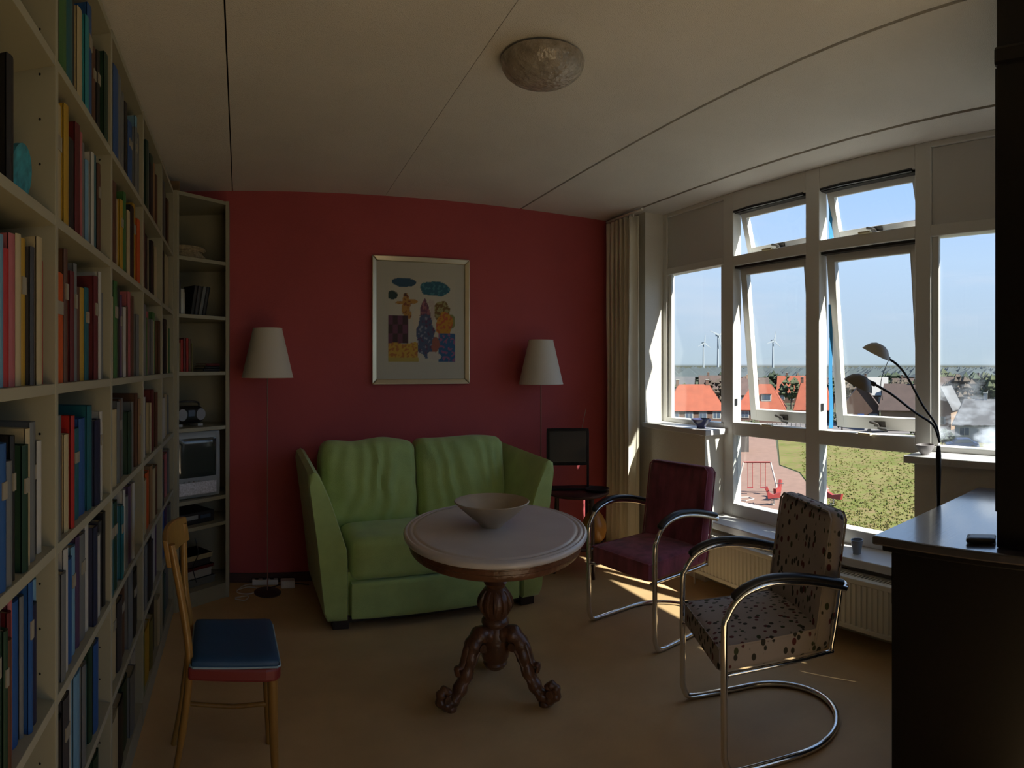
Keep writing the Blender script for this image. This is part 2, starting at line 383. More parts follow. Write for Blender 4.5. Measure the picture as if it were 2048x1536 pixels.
def make_book(name, c, t, d, h, parts=True, lab=False):
    """spine towards +x, thickness along y; origin at the spine's lower corner"""
    m = MB(); bt = min(.003, t * .2)
    m.box(-d, 0, 0, -.002, bt, h); m.box(-d, t - bt, 0, -.002, t, h)
    pr = [(-.004, 0)] + [(.004 * math.sin(PI * k / 6) - .001, t * k / 6) for k in range(7)] + [(-.004, t)]
    m.prism(pr, 0, h)
    o = m.build(name, bmat(c), smooth=False)
    if parts:
        box('pages', (-d + .006, bt + .0001, .003, -.0045, t - bt - .0001, h - .004), PAGE, o)
        if lab: box('spine_label', (-.004, t * .18, h * .62, .0042, t * .82, h * (.74 if lab == 1 else .86)), LAB, o)
    else:
        box('pages', (-d + .006, bt + .0001, .003, -.0045, t - bt - .0001, h - .004), PAGE, o)
    return o
nb = 0
for bay in range(5):
    y0, y1 = dv[bay] + T / 2 + .002, dv[bay + 1] - T / 2 - .002
    for row in range(7):
        pal = PAL[bay][row]
        if not pal: continue
        zi = 6 - row; zb = sz[zi] + T / 2 + .0006; zt = (sz[zi + 1] if zi < 6 else TOP) - T / 2
        hmax = zt - zb - .012
        span = (y1 - y0)
        ya = y0
        fill = random.choice([.95, .99, .99, .92])
        if bay == 0:
            ya = y0 + .27 if len(pal) > 3 else y0 + .30; fill = 1; span = y1 - ya
            span -= {1: .20, 2: .015, 3: .03, 4: .05, 5: .12}.get(row, 0)
        if bay == 1 and row in (5, 6): fill = .80
        ws = [random.uniform(.7, 1.3) * (1.5 if ABB[ch] in ('orange', 'blue', 'navy') else 1) for ch in pal]
        k = span * fill / sum(ws); y = ya
        if bay == 0 and row == 1: y = 1.0; ws = [1, 1]; k = .036
        for i, ch in enumerate(pal):
            c = ABB[ch]
            if bay == 0 and row == 1 and i == 1: break
            t = ws[i] * k - .0012
            base = {0: .30, 1: .29, 2: .30, 3: .27, 4: .29, 5: .27, 6: .27}[row]
            h = min(hmax, base * random.uniform(.78, 1.03)); d = random.uniform(.17, .22) if h < .25 else random.uniform(.20, .245)
            o = make_book('book', c, t, d, h, True, random.choice([0, 0, 0, 1]) if bay < 3 else 0)
            o.location = (BL - random.uniform(.006, .026), y, zb)
            size = 'thick' if t > .062 else ('slim' if t < .036 else ('tall' if h > .27 else 'short' if h < .235 else 'medium'))
            if i == 0 and len(pal) > 1: wh = 'nearest the camera'
            lab = f"{size} {c} book, {ORD[i]} from left, {ROWN[row]} shelf, {BAYN[bay]}"
            tag(o, lab, 'book', 'books on the ' + ROWN[row] + ' bookcase shelf'); nb += 1
            y += ws[i] * k
# lying books on top of rows
for (bay, row, c, y, z, L, t, d) in ((1, 3, 'brown', 1.60, 0, .17, .022, .2), (0, 2, 'black', 1.06, 0, .10, .012, .2)):
    pass
# turquoise dotted card standing in the near bay
tq = mat('turquoise_print', rgb(45, 130, 150), .6, var=.5, vs=40)
o = MB().tube([(0, 0, .055), (.012, 0, .055)], .055, 24).build('decorative_plate', tq, smooth=True, loc=(BL - .05, 1.125, sz[5] + T / 2 + .004), rot=(0, .12, 0))
tag(o, 'small round turquoise dotted plate standing beside a black book in the near bay', 'plate')

# ------------------------------------------------------------------ things on the corner unit
CR = math.atan2(P2[1] - P1[1], P2[0] - P1[0])        # direction of the unit's front
def cpos(s, back, z):                                # s along the front from left, back = inwards
    dx, dy = math.cos(CR), math.sin(CR)
    return (P1[0] + s * dx - back * dy, P1[1] + s * dy + back * dx, z)
tv = thing('television', 'silver-grey tube television on the corner shelf unit below the radio', 'television', cpos(.205, .03, .6368), CR - .10)
SILV = mat('silver_plastic', (.30, .33, .35), .4)
m = MB(); m.soft((0, .02, .203), (.172, .02, .2), .012, 6); m.build('front_bezel', SILV, tv, smooth=True)
m = MB(); m.prism([(-.15, .03), (.15, .03), (.10, .26), (-.10, .26)], .03, .36); m.build('tube_housing', mat('dark_tv_plastic', (.05, .05, .055), .5), tv, bev=.01)
m = MB(); m.soft((0, .0, .245), (.137, .008, .118), .007, 6); m.build('screen', mat('tv_screen_glass', (.035, .045, .045), .12, spec=1.0), tv, smooth=True)
m = MB(); m.cbox((0, -.004, .062), (.27, .012, .075)); m.build('speaker_grille', mat('pale_grille', (.62, .63, .70), .5, var=.3, vs=90), tv, bev=.003)
for k in range(4): box('control_button', (-.10 + k * .035, -.012, .10, -.08 + k * .035, -.001, .108), SILV, tv)
rd = thing('radio', 'black rounded portable radio with silver speakers above the television', 'radio', cpos(.19, .07, 1.068), CR)
m = MB(); m.soft((0, .05, .068), (.125, .05, .055), .045, 8); m.build('body', BLACK, rd, smooth=True)
for s in (-1, 1):
    MB().tube([(s * .072, -.006, .072), (s * .072, .008, .072)], .036, 20).build('speaker', mat('speaker_grey', (.22, .22, .24), .4, metal=.3), rd, smooth=True)
box('display', (-.025, -.004, .06, .025, .01, .10), mat('blue_display', (.05, .08, .14), .3), rd, .003)
MB().tube(bez([(-.10, .05, .115), (-.09, .05, .142), (0, .05, .150), (.09, .05, .142), (.10, .05, .115)], 6), .006, 8).build('carry_handle', BLACK, rd, smooth=True)
m = MB(); m.box(-.10, .01, 0, -.06, .09, .014); m.box(.06, .01, 0, .10, .09, .014); m.build('foot', mat('pale_grey_plastic', (.45, .45, .45), .5), rd)
def cbook(s, z, c, t, h, lab, lean=0, grp=None):
    o = make_book('book', c, t, .13, h); 
    o.rotation_euler = (0, 0, CR - PI / 2); o.location = cpos(s, .03, z + .0116)
    if lean: o.rotation_euler = (lean, 0, CR - PI / 2)
    return tag(o, lab, 'book', grp)
# spine faces the room: book +x must point to the front => rotate
for s, c, t, h in ((.035, 'dark green', .014, .185), (.052, 'green', .012, .19), (.067, 'cream', .007, .17), (.078, 'red', .018, .19), (.099, 'dark red', .018, .20), (.120, 'red', .016, .20), (.138, 'brown', .018, .195), (.159, 'olive', .012, .17)):
    cbook(s, 1.39, c, t, h, f"slim {c} paperback in the row above the radio, {'left' if s < .09 else 'right'} part, {int(s*1000)//10} cm along".replace(f", {int(s*1000)//10} cm along", {.035: ', outermost', .052: ', second in', .067: ', thinnest', .078: ', beside the cream one', .099: ', tall', .120: ', tallest bright one', .138: ', brown spine', .159: ', last in row'}[s]), 0, 'paperbacks on the corner unit')
for k, c in enumerate(('dark grey', 'black', 'dark red')):
    o = make_book('book', c, .016, .10, .13 - k * .01); p = cpos(.30, .03, 1.4018 + k * .0165)
    o.rotation_euler = (-PI / 2, 0, 0)
    o.rotation_mode = 'QUATERNION'
    o.rotation_quaternion = Matrix.Rotation(CR - PI / 2, 4, 'Z').to_quaternion() @ Matrix.Rotation(PI / 2, 4, 'X').to_quaternion()
    o.location = cpos(.392, .04, 1.4018 + k * .0165)
    tag(o, f"{c} book lying flat, {('bottom', 'middle', 'top')[k]} of the pile beside the red paperbacks", 'book', 'flat pile on the corner unit')
for s, c, t, h, ln in ((.04, 'cream', .014, .16, 0), (.058, 'dark grey', .02, .20, 0)):
    cbook(s, 1.73, c, t, h, f"{c} booklet upright on the second corner shelf down beside a tin", 0, 'small things on second corner shelf')
o = MB().lathe([(.0, 0), (.032, 0), (.034, .01), (.034, .13), (.03, .14), (.03, .155), (0, .158)], 20).build('tin_canister', mat('pale_tin', (.42, .42, .36), .4, metal=.3), smooth=True, loc=cpos(.115, .09, 1.7416))
tag(o, 'pale upright tin canister on the second corner shelf', 'tin')
for k, (s, ln, c) in enumerate(((.170, -.18, 'black'), (.200, -.18, 'dark grey'), (.232, -.22, 'grey'), (.262, -.22, 'black'))):
    o = make_book('video_cassette', c, .025, .11, .18)
    o.rotation_mode = 'QUATERNION'
    o.rotation_quaternion = Matrix.Rotation(CR - PI / 2, 4, 'Z').to_quaternion() @ Matrix.Rotation(ln, 4, 'X').to_quaternion()
    o.location = cpos(s, .05, 1.7416 + .025 * math.sin(abs(ln)) + .001)
    tag(o, f"{c} slim case leaning on the second corner shelf, {ORD[k]} right of the tin", 'case', 'leaning cases on the corner unit')
m = MB()
for k in range(9):
    r = .10 + .012 * math.sin(k * 1.1); z = .008 + k * .0085
    m.tube([(1.25 * r * math.cos(a), .8 * r * math.sin(a), z) for a in [2 * PI * j / 24 for j in range(24)]], .0055, 6, closed=True)
m.lathe([(0, .002), (.10, .002), (.10, .010), (0, .010)], 24, 1.25, .8)
o = m.build('wicker_basket', mat('pale_wicker', (.34, .28, .18), .8, var=.3, vs=60), smooth=True, loc=cpos(.20, .14, 2.082), rot=(0, 0, CR))
tag(o, 'pale shallow woven basket on the top corner shelf', 'basket')
# under the television: players and leads
o = box('video_player', (-.15, 0, 0, .15, .20, .07), mat('dark_player', (.03, .03, .035), .4), None, .004, loc=cpos(.205, .05, .4748), rot=(0, 0, CR)); tag(o, 'black video player on the shelf under the television', 'player')
box('front_flap', (-.11, -.002, .03, .02, .002, .055), SILV, o); box('display', (.04, -.002, .03, .12, .002, .05), mat('blue_display', (.05, .08, .14), .3), o)
o = MB().tube(bez([(0, 0, 0), (.02, -.01, -.09), (-.01, .0, -.18), (.01, .0, -.27)], 8), .003, 6).build('cable', BLACK, smooth=True, loc=cpos(.17, .010, .50)); 
m = MB(); pts = [(0, 0, .004)]
o.location = cpos(.17, .012, .41); tag(o, 'thin black cord hanging below the shelf under the television', 'cord')
for k, (c, hh, w2) in enumerate((('grey', .045, .24), ('white', .05, .20), ('dark red', .02, .22), ('dark grey', .04, .18), ('cream', .03, .2))):
    zz = .0916 + sum((.045, .05, .02, .04, .03)[:k]) + .001 * k
    o = box('storage_box', (-w2 / 2, 0, 0, w2 / 2, .16, hh), bmat(c), None, .003, loc=cpos(.25, .06 + .01 * (k % 2), zz), rot=(0, 0, CR)); tag(o, f"{c} flat box at the bottom of the corner unit, {('lowest', 'second', 'thin middle', 'fourth', 'topmost')[k]} of its stack", 'box', 'flat boxes at the bottom of the corner unit')
    box('lid', (-w2 / 2 - .002, -.002, hh * .7, w2 / 2 + .002, .162, hh), bmat(c), o)
m = MB(); m.cbox((0, .02, .035), (.07, .04, .07))
o = m.build('socket_block', SILL, bev=.004, loc=cpos(.10, .03, .0916), rot=(0, 0, CR)); tag(o, 'white double socket block on the bottom corner shelf', 'socket')
for zc in (.02, .05): MB().tube([(0, -.002, zc), (0, .003, zc)], .013, 16).build('socket', BLACK, o)
o = MB().box(-.16, -.09, 0, .12, .09, .10).build('cardboard_box', mat('brown_card', (.20, .12, .06), .8), loc=(-.50, 3.78, TOP + .0125), rot=(0, 0, .2), bev=.002)
tag(o, 'flat brown cardboard box on top of the corner unit near the ceiling', 'box')

# ------------------------------------------------------------------ sofa
GRN = mat('green_velour', (.40, .54, .19), .85, var=.10, vs=9, bump=.25, bs=220, sheen=.35)
sf = thing('sofa', 'small light green two-seat fabric sofa against the red wall', 'sofa', (.452, 3.272, 0))
SW = 1.30
def arm(sgn):
    pf = [(0.02, .055), (0, .09), (-.045, .50), (-.088, .80), (-.082, .845), (-.055, .862), (-.028, .845), (.03, .72), (.095, .53), (.125, .44), (.13, .38), (.13, .055)]
    n = len(pf); m = MB(); vs = []; ys = [0.0, .012, .03, .2, .4, .6, .74, .76]
    for y in ys:
        e = {0.0: .93, .012: .98}.get(y, 1.0)
        for a, b in pf:
            cx, cz = .04, .42
            a2 = cx + (a - cx) * e if e < 1 else a; b2 = cz + (b - cz) * (e + .02 if e < 1 else 1)
            b2 = max(b2, .055)
            b2 += (.035 * y / .76 if b > .6 else 0)
            vs.append((a2 if sgn < 0 else SW - a2, y, b2))
    fs = [tuple(range(n)), tuple((len(ys) - 1) * n + k for k in range(n))[::-1]]
    for i in range(len(ys) - 1):
        for k in range(n): fs.append((i * n + k, i * n + (k + 1) % n, (i + 1) * n + (k + 1) % n, (i + 1) * n + k))
    m.add(vs, fs); return m.build('armrest', GRN, sf, smooth=True)
arm(-1); arm(1)
m = MB(); m.soft((SW / 2, .05, .155), (.502, .05, .10), .015, 8); m.build('front_panel', GRN, sf, smooth=True)
box('base', (.10, .06, .06, SW - .10, .72, .30), GRN, sf)
def wr_seat(p, u):
    if u.z > .9: p.z += .018 * (1 - u.x ** 2) * (1 - u.y ** 2) + .004 * noise.noise(Vector((p.x * 7, p.y * 7, 1)))
    return p
m = MB(); m.soft((SW / 2, .30, .37), (.50, .285, .115), .05, 22, wr_seat); m.build('seat_cushion', GRN, sf, smooth=True)
m = MB(); m.soft((SW / 2, .70, .48), (.60, .06, .42), .04, 10); m.build('backrest', GRN, sf, smooth=True)
def cush(cx, seed):
    def dsp(p, u):
        # gathered folds fanning out of the middle towards the seam
        if u.y < .95:
            s = math.sin((p.x * 1.0 + .18 * p.z * (1 if seed else -1)) * 62 + 3.2 * noise.noise(Vector((p.x * 5, p.z * 6, seed * 9))) + seed)
            a = .014 * max(0, 1 - abs(u.x) ** 3) * (1 - .55 * abs(u.z)) * (.35 + .65 * max(0, noise.noise(Vector((p.x * 6 + seed * 4, p.z * 3, 3))) + .55))
            p.y -= s * a + .05 * (1 - u.x ** 2) * (1 - u.z ** 2)
        p.z += (.02 * noise.noise(Vector((p.x * 5, seed * 3, 0))) + .012 * (1 - u.x ** 2)) * (1 if u.z > 0 else 0)
        p.x += .012 * noise.noise(Vector((p.z * 7, seed, 5)))
        return p
    m = MB(); m.x = Matrix.Translation((cx, .52, .70)) @ Matrix.Rotation(-.16, 4, 'X')
    m.soft((0, 0, 0), (.300, .105, .262), .058, 36, dsp); return m.build('back_cushion', GRN, sf, smooth=True)
cush(.345, 0); cush(.955, 1)
for x, y in ((.05, .03), (SW - .13, .03), (.05, .66), (SW - .13, .66)):
    box('leg', (x, y, 0, x + .09, y + .07, .062), mat('dark_leg_wood', (.02, .012, .01), .4), sf, .003)
box('plinth', (.06, .05, .03, SW - .06, .70, .062), mat('dark_leg_wood', (.02, .012, .01), .4), sf)

# ------------------------------------------------------------------ floor lamps behind the sofa
SHADE = mat('white_lampshade', (.66, .62, .54), .8, bump=.08, bs=200)
def floor_lamp(lab, x, y, zb, zt, rb, rt):
    t = thing('floor_lamp', lab, 'lamp', (x, y, 0), 0, 'floor lamps beside the sofa')
    MB().lathe([(0, 0), (.085, 0), (.087, .006), (.08, .012), (.02, .016), (0, .018)], 28).build('base', mat('dark_base', (.05, .03, .025), .5), t, smooth=True)
    MB().tube([(0, 0, .015), (0, 0, zb + .06)], .004, 10).build('pole', mat('bronze_pole', (.30, .15, .12), .4), t, smooth=True)
    m = MB(); n = 40
    m.lathe([(rb, zb), (rt, zt), (rt - .003, zt), (rb - .003, zb), (rb, zb)], n)
    m.f = [f for f in m.f if len(f) == 4]
    sh = m.build('lamp_shade', SHADE, t, smooth=True)
    for rr_, zz_ in ((rb, zb), (rt, zt)): MB().tube([(rr_ * math.cos(a), rr_ * math.sin(a), zz_) for a in [2 * PI * j / 32 for j in range(32)]], .0022, 6, closed=True).build('shade_trim', SHADE, sh)
    m = MB()
    for a in (0, 2.09, 4.19): m.tube([(0, 0, zt - .03), (rt * math.cos(a), rt * math.sin(a), zt - .004)], .0015, 5)
    m.tube([(0, 0, zb + .05), (0, 0, zt - .03)], .004, 6); m.build('shade_carrier', GREYM, t)
    MB().lathe([(0, zb + .06), (.014, zb + .06), (.028, zb + .11), (.03, zb + .14), (.02, zb + .165), (0, zb + .17)], 16).build('bulb', mat('bulb_glass', (.7, .7, .66), .3), t, smooth=True)
    return t
floor_lamp('thin-poled floor lamp with white conical shade, left of the sofa', .174, 3.885, 1.363, 1.672, .163, .092)
floor_lamp('thin-poled floor lamp with white conical shade, right of the picture behind the sofa arm', 2.085, 3.915, 1.306, 1.622, .160, .088)
o = MB().box(-.045, -.03, 0, .045, .03, .05).build('adapter_block', SILL, bev=.006, loc=(.31, 3.98, 0)); tag(o, 'white plug adapter block on the floor by the red wall', 'adapter')
def cable(pts, m_, lab, r=.004):
    o = MB().tube(bez([(a, b, r + .0005 + (c if len(q) > 2 else 0)) for q in pts for a, b, c in [(q[0], q[1], q[2] if len(q) > 2 else 0)]], 8), r, 6).build('cable', m_, smooth=True); tag(o, lab, 'cable', 'cables by the red wall')
WC = mat('white_cable', (.55, .54, .50), .5)
cable([(-.02, 3.93), (.06, 3.98), (.13, 3.93), (.05, 3.86), (-.02, 3.90), (.04, 4.02), (.16, 4.03)], WC, 'white cable coiled on the floor beside the corner unit')
cable([(-.03, 3.80), (.05, 3.83), (.03, 3.76), (-.03, 3.78)], WC, 'short white cable loop on the floor nearest the corner unit', .0035)
cable([(.18, 3.92, .016), (.22, 3.98), (.28, 4.03), (.36, 4.03), (.45, 4.0)], mat('black_cable', (.02, .02, .02), .5), 'black cable running past the white adapter', .004)
o = box('power_strip', (.08, 4.02, 0, .25, 4.06, .035), SILL, None, .004); tag(o, 'white power strip on the floor at the foot of the red wall', 'power strip')
for k in range(3): MB().tube([(.11 + k * .05, 4.04, .034), (.11 + k * .05, 4.04, .0362)], .015, 14).build('socket', BLACK, o)

# ------------------------------------------------------------------ framed print
pic = thing('framed_picture', 'colourful figure print in a silver-gold frame on the red wall', 'picture', (0, D, 0))
x0, x1, z0, z1 = .888, 1.593, 1.310, 2.188
GOLD = mat('silver_gold_frame', (.62, .56, .42), .28, metal=.85)
fw = .036
def fpc(pts): 
    m = MB(); m.add([(a, c, b) for a, b, c in pts], [(0, 1, 2, 3), (7, 6, 5, 4), (0, 4, 5, 1), (1, 5, 6, 2), (2, 6, 7, 3), (3, 7, 4, 0)]); return m.build('frame_rail', GOLD, pic, bev=.006)
for (a, b, c, d_) in (((x0, z0), (x1, z0), (x1 - fw, z0 + fw), (x0 + fw, z0 + fw)), ((x0, z1), (x1, z1), (x1 - fw, z1 - fw), (x0 + fw, z1 - fw)),
                      ((x0, z0), (x0, z1), (x0 + fw, z1 - fw), (x0 + fw, z0 + fw)), ((x1, z0), (x1, z1), (x1 - fw, z1 - fw), (x1 - fw, z0 + fw))):
    fpc([(*a, -.03), (*b, -.03), (*c, -.016), (*d_, -.016), (*a, -.001), (*b, -.001), (*c, -.001), (*d_, -.001)])
box('mount', (x0 + .03, -.010, z0 + .03, x1 - .03, -.002, z1 - .03), mat('mount_board', (.50, .49, .42), .8), pic)
# the print: cells coloured from painted blobs (flat print)
NX, NZ = 84, 112
pw0, pw1, pz0, pz1 = x0 + .115, x1 - .105, z0 + .155, z1 - .145
def pcol(u, v):                                      # u right, v up, 0..1
    bgc = (.52, .50, .42); c = bgc
    n1 = noise.noise(Vector((u * 9, v * 12, 2))); n2 = noise.noise(Vector((u * 26, v * 30, 7)))
    def el_(cx, cy, rx, ry, f=.25): return ((u - cx) / rx) ** 2 + ((v - cy) / ry) ** 2 + f * n1 * 2 < 1
    if el_(.24, .945, .19, .055): c = (.02, .07, .13)
    if el_(.70, .88, .22, .085): c = (.02, .11, .17) if n2 < .2 else (.06, .2, .25)
    if el_(.06, .79, .08, .05): c = (.02, .05, .05)
    if el_(.26, .66, .065, .13) or el_(.25, .79, .035, .030, .05) or el_(.35, .72, .09, .028) or el_(.17, .70, .06, .022) or el_(.30, .56, .04, .06): c = (.42, .22, .05) if n2 < .15 else (.22, .07, .03)
    if el_(.25, .80, .022, .018, .05): c = (.08, .03, .02)
    if el_(.44, .50, .075, .14, .4): c = (.56, .50, .40)
    if u < .29 and .22 < v < .545: c = (.05, .025, .03) if (int(u * 14) + int(v * 9)) % 2 else (.12, .04, .08)
    if v < .22 + .03 * n1 and u < .44: c = (.52, .33, .05) if n2 < .1 else (.40, .16, .04)
    if v < .05: c = bgc if u > .45 else (.42, .33, .08)
    if el_(.545, .58, .075, .17) : c = (.14, .05, .09) if n2 < .1 else (.30, .12, .14)
    if el_(.55, .30, .13, .27): c = (.06, .09, .17) if n2 < .15 else ((.22, .24, .32) if n1 > 0 else (.10, .04, .10))
    if el_(.66, .62, .035, .12) or el_(.62, .70, .03, .05): c = (.46, .40, .36)
    if el_(.93, .48, .07, .10): c = (.22, .24, .08)
    if el_(.80, .60, .12, .14): c = (.16, .09, .02) if n2 < 0 else (.30, .28, .12)
    if el_(.84, .45, .13, .15): c = (.50, .24, .02) if n2 < .12 else (.45, .10, .04)
    if u > .74 and v < .34: c = (.02, .10, .24) if n2 < .18 else (.25, .10, .22)
    if el_(.70, .2, .06, .1): c = (.30, .10, .07)
    if el_(.68, .07, .10, .05): c = (.5, .46, .42)
    return c
pv = [(pw0 + (pw1 - pw0) * i / NX, -.0112, pz0 + (pz1 - pz0) * j / NZ) for j in range(NZ + 1) for i in range(NX + 1)]
pf_ = [(j * (NX + 1) + i, j * (NX + 1) + i + 1, (j + 1) * (NX + 1) + i + 1, (j + 1) * (NX + 1) + i) for j in range(NZ) for i in range(NX)]
me = bpy.data.meshes.new('print'); me.from_pydata(pv, [], pf_)
ca = me.color_attributes.new('ink', 'FLOAT_COLOR', 'POINT')
for j in range(NZ + 1):
    for i in range(NX + 1): ca.data[j * (NX + 1) + i].color = (*pcol(i / NX, j / NZ), 1)
pm = bpy.data.materials.new('art_print'); pm.use_nodes = True
an = pm.node_tree.nodes.new('ShaderNodeVertexColor'); an.layer_name = 'ink'
pm.node_tree.links.new(an.outputs[0], pm.node_tree.nodes['Principled BSDF'].inputs['Base Color']); pm.node_tree.nodes['Principled BSDF'].inputs['Roughness'].default_value = .7
me.materials.append(pm); o = bpy.data.objects.new('print', me); COL.objects.link(o); o.parent = pic

# ------------------------------------------------------------------ ceiling lamp
cl_ = thing('ceiling_lamp', 'round flush ceiling lamp with mottled white glass bowl', 'lamp', (1.098, 2.05, H))
MB().lathe([(0, 0), (.10, 0), (.10, -.02), (0, -.02)], 32).build('mounting_plate', FRAME, cl_, smooth=True)
m = MB(); pr = [(.158, -.012)] + [(.158 * math.cos(a), -.02 - .085 * math.sin(a)) for a in [PI / 2 * k / 10 for k in range(1, 10)]] + [(0.0, -.105)]
m.lathe(pr, 48)
for i, v in enumerate(m.v):
    q = Vector(v); r = q.length; m.v[i] = tuple(q * (1 + .02 * noise.noise(q * 40)))
m.build('glass_bowl', mat('mottled_glass', (.33, .29, .25), .22, var=.25, vs=30, bump=.9, bs=45, spec=.8), cl_, smooth=True)

# ------------------------------------------------------------------ pedestal table
tb = thing('pedestal_table', 'oval antique pedestal table with grey top and carved brown tripod foot', 'table', (1.089, 2.471, 0), -.41)
WD = mat('carved_walnut', (.13, .055, .026), .32, var=.35, vs=12, bump=.3, bs=45)
TT = mat('grey_table_top', (.60, .565, .565), .30, var=.07, vs=5, spec=.5)
RX, RY = .40, .50
def oval(prof, name, m_, par):
    m = MB(); n = 72; vs = []
    for off, z in prof:
        for k in range(n):
            a = 2 * PI * k / n; vs.append(((RX - off) * math.cos(a), (RY - off) * math.sin(a), z))
    L = len(prof); fs = [(i * n + k, i * n + (k + 1) % n, (i + 1) * n + (k + 1) % n, (i + 1) * n + k) for i in range(L - 1) for k in range(n)]
    fs += [tuple(range(n))[::-1], tuple((L - 1) * n + k for k in range(n))]
    m.add(vs, fs); return m.build(name, m_, par, smooth=True)
oval([(.02, .700), (.004, .702), (0, .708), (0, .718), (.004, .724), (.010, .726), (.014, .723), (.020, .723), (.024, .727), (.034, .728), (.038, .7255), (.044, .7255), (.048, .730), (.06, .730)], 'table_top', TT, tb)
oval([(.05, .648), (.03, .650), (.026, .656), (.026, .672), (.020, .676), (.020, .690), (.012, .694), (.012, .7005), (.05, .7005)], 'apron', WD, tb)
MB().lathe([(0, .645), (.09, .645), (.09, .60), (.045, .585), (.05, .57), (.062, .545), (.055, .52), (.035, .505), (.042, .495), (.052, .485), (.045, .475), (.04, .465), (.062, .44), (.072, .40), (.066, .36), (.05, .335), (.06, .325), (.062, .31), (.056, .30), (.065, .28), (.066, .20), (.06, .16), (.05, .145), (.055, .135), (.04, .115), (.015, .10), (0, .095)], 12).build('column', WD, tb, smooth=True)
m = MB()
for k in range(12):
    a = 2 * PI * k / 12
    m.tube([((.045 + .028 * math.sin(PI * t / 6)) * math.cos(a), (.045 + .028 * math.sin(PI * t / 6)) * math.sin(a), .345 + .018 * t) for t in range(7)], .009, 6)
    m.tube([((.038 + .026 * math.sin(PI * t / 5)) * math.cos(a), (.038 + .026 * math.sin(PI * t / 5)) * math.sin(a), .51 + .015 * t) for t in range(6)], .007, 6)
m.build('carved_fluting', WD, tb, smooth=True)
for ang in (-165.6, -51, 71.7):
    a = math.radians(ang) + .41
    m = MB(); m.x = Matrix.Rotation(a, 4, 'Z')
    pth = bez([(.04, 0, .27), (.085, 0, .275), (.125, 0, .235), (.145, 0, .17), (.175, 0, .10), (.215, 0, .045), (.258, 0, .030), (.288, 0, .052), (.282, 0, .085), (.258, 0, .088), (.252, 0, .068)], 5)
    n = len(pth); m.tube(pth, [.040 - .022 * min(1, i / (n * .75)) + .0035 * math.sin(i * 1.5) for i in range(n)], 10, flat=(1.15, 1))
    m.tube(bez([(.05, 0, .20), (.10, 0, .215), (.135, 0, .15), (.165, 0, .155), (.165, 0, .125)], 4), [.014 - .0004 * i for i in range(17)], 8, flat=(1.6, 1))
    m.tube(bez([(.125, 0, .27), (.155, 0, .24), (.18, 0, .17), (.205, 0, .165), (.20, 0, .135)], 4), .010, 8, flat=(1.7, 1))
    m.lathe([(0, 0), (.024, 0), (.026, .012), (.02, .02), (0, .02)], 12, c=(.235, 0))
    for s in (-1, 1):
        m.tube([(.268, s * .018, .062), (.268, s * .030, .062)], .017, 10)
        m.tube([(.10, s * .03, .235), (.10, s * .045, .235)], .018, 10)
        m.tube(bez([(.09, s * .036, .25), (.13, s * .032, .19), (.16, s * .026, .12), (.22, s * .02, .05)], 4), .007, 6)
    m.build('leg', WD, tb, smooth=True)
# bowl
bw = thing('bowl', 'wide pale wooden bowl standing on the oval table', 'bowl', (1.075, 2.478, .7302))
m = MB(); m.lathe([(0, 0), (.045, 0), (.05, .006), (.06, .018), (.10, .05), (.14, .085), (.166, .110), (.163, .113), (.158, .111), (.135, .088), (.095, .056), (.055, .026), (.03, .016), (0, .014)], 48)
m.build('bowl_body', mat('pale_bowl', (.42, .35, .26), .45, var=.18, vs=6), bw, smooth=True)

# ------------------------------------------------------------------ cantilever chairs
def spotted():
    m = bpy.data.materials.new('grey_leaf_fabric'); m.use_nodes = True; t = m.node_tree; b = t.nodes['Principled BSDF']; b.inputs['Roughness'].default_value = .9
    c = t.nodes.new('ShaderNodeTexCoord'); mpn = t.nodes.new('ShaderNodeMapping'); mpn.inputs['Scale'].default_value = (36, 36, 24); mpn.inputs['Rotation'].default_value = (.4, .3, .5)
    v = t.nodes.new('ShaderNodeTexVoronoi'); v.inputs['Scale'].default_value = 1.0
    t.links.new(c.outputs['Object'], mpn.inputs[0]); t.links.new(mpn.outputs[0], v.inputs['Vector'])
    r = t.nodes.new('ShaderNodeValToRGB'); r.color_ramp.elements[0].position = .30; r.color_ramp.elements[0].color = (1, 1, 1, 1)
    r.color_ramp.elements[1].position = .36; r.color_ramp.elements[1].color = (0, 0, 0, 1)
    t.links.new(v.outputs['Distance'], r.inputs[0])
    hs = t.nodes.new('ShaderNodeValToRGB'); hs.color_ramp.interpolation = 'CONSTANT'
    hs.color_ramp.elements[0].color = (.03, .028, .02, 1); hs.color_ramp.elements[1].position = .5; hs.color_ramp.elements[1].color = (.10, .02, .022, 1)
    e = hs.color_ramp.elements.new(.75); e.color = (.04, .05, .02, 1)
    sp_ = t.nodes.new('ShaderNodeSeparateColor'); t.links.new(v.outputs['Color'], sp_.inputs[0]); t.links.new(sp_.outputs[0], hs.inputs[0])
    mx_ = t.nodes.new('ShaderNodeMixRGB'); mx_.inputs[1].default_value = (.34, .30, .29, 1)
    t.links.new(r.outputs[0], mx_.inputs[0]); t.links.new(hs.outputs[0], mx_.inputs[2]); t.links.new(mx_.outputs[0], b.inputs['Base Color'])
    return m
SPOT = spotted()
BURG = mat('burgundy_fabric', (.25, .055, .095), .88, var=.45, vs=16, stretch=(1, 1, .3), sheen=.2)
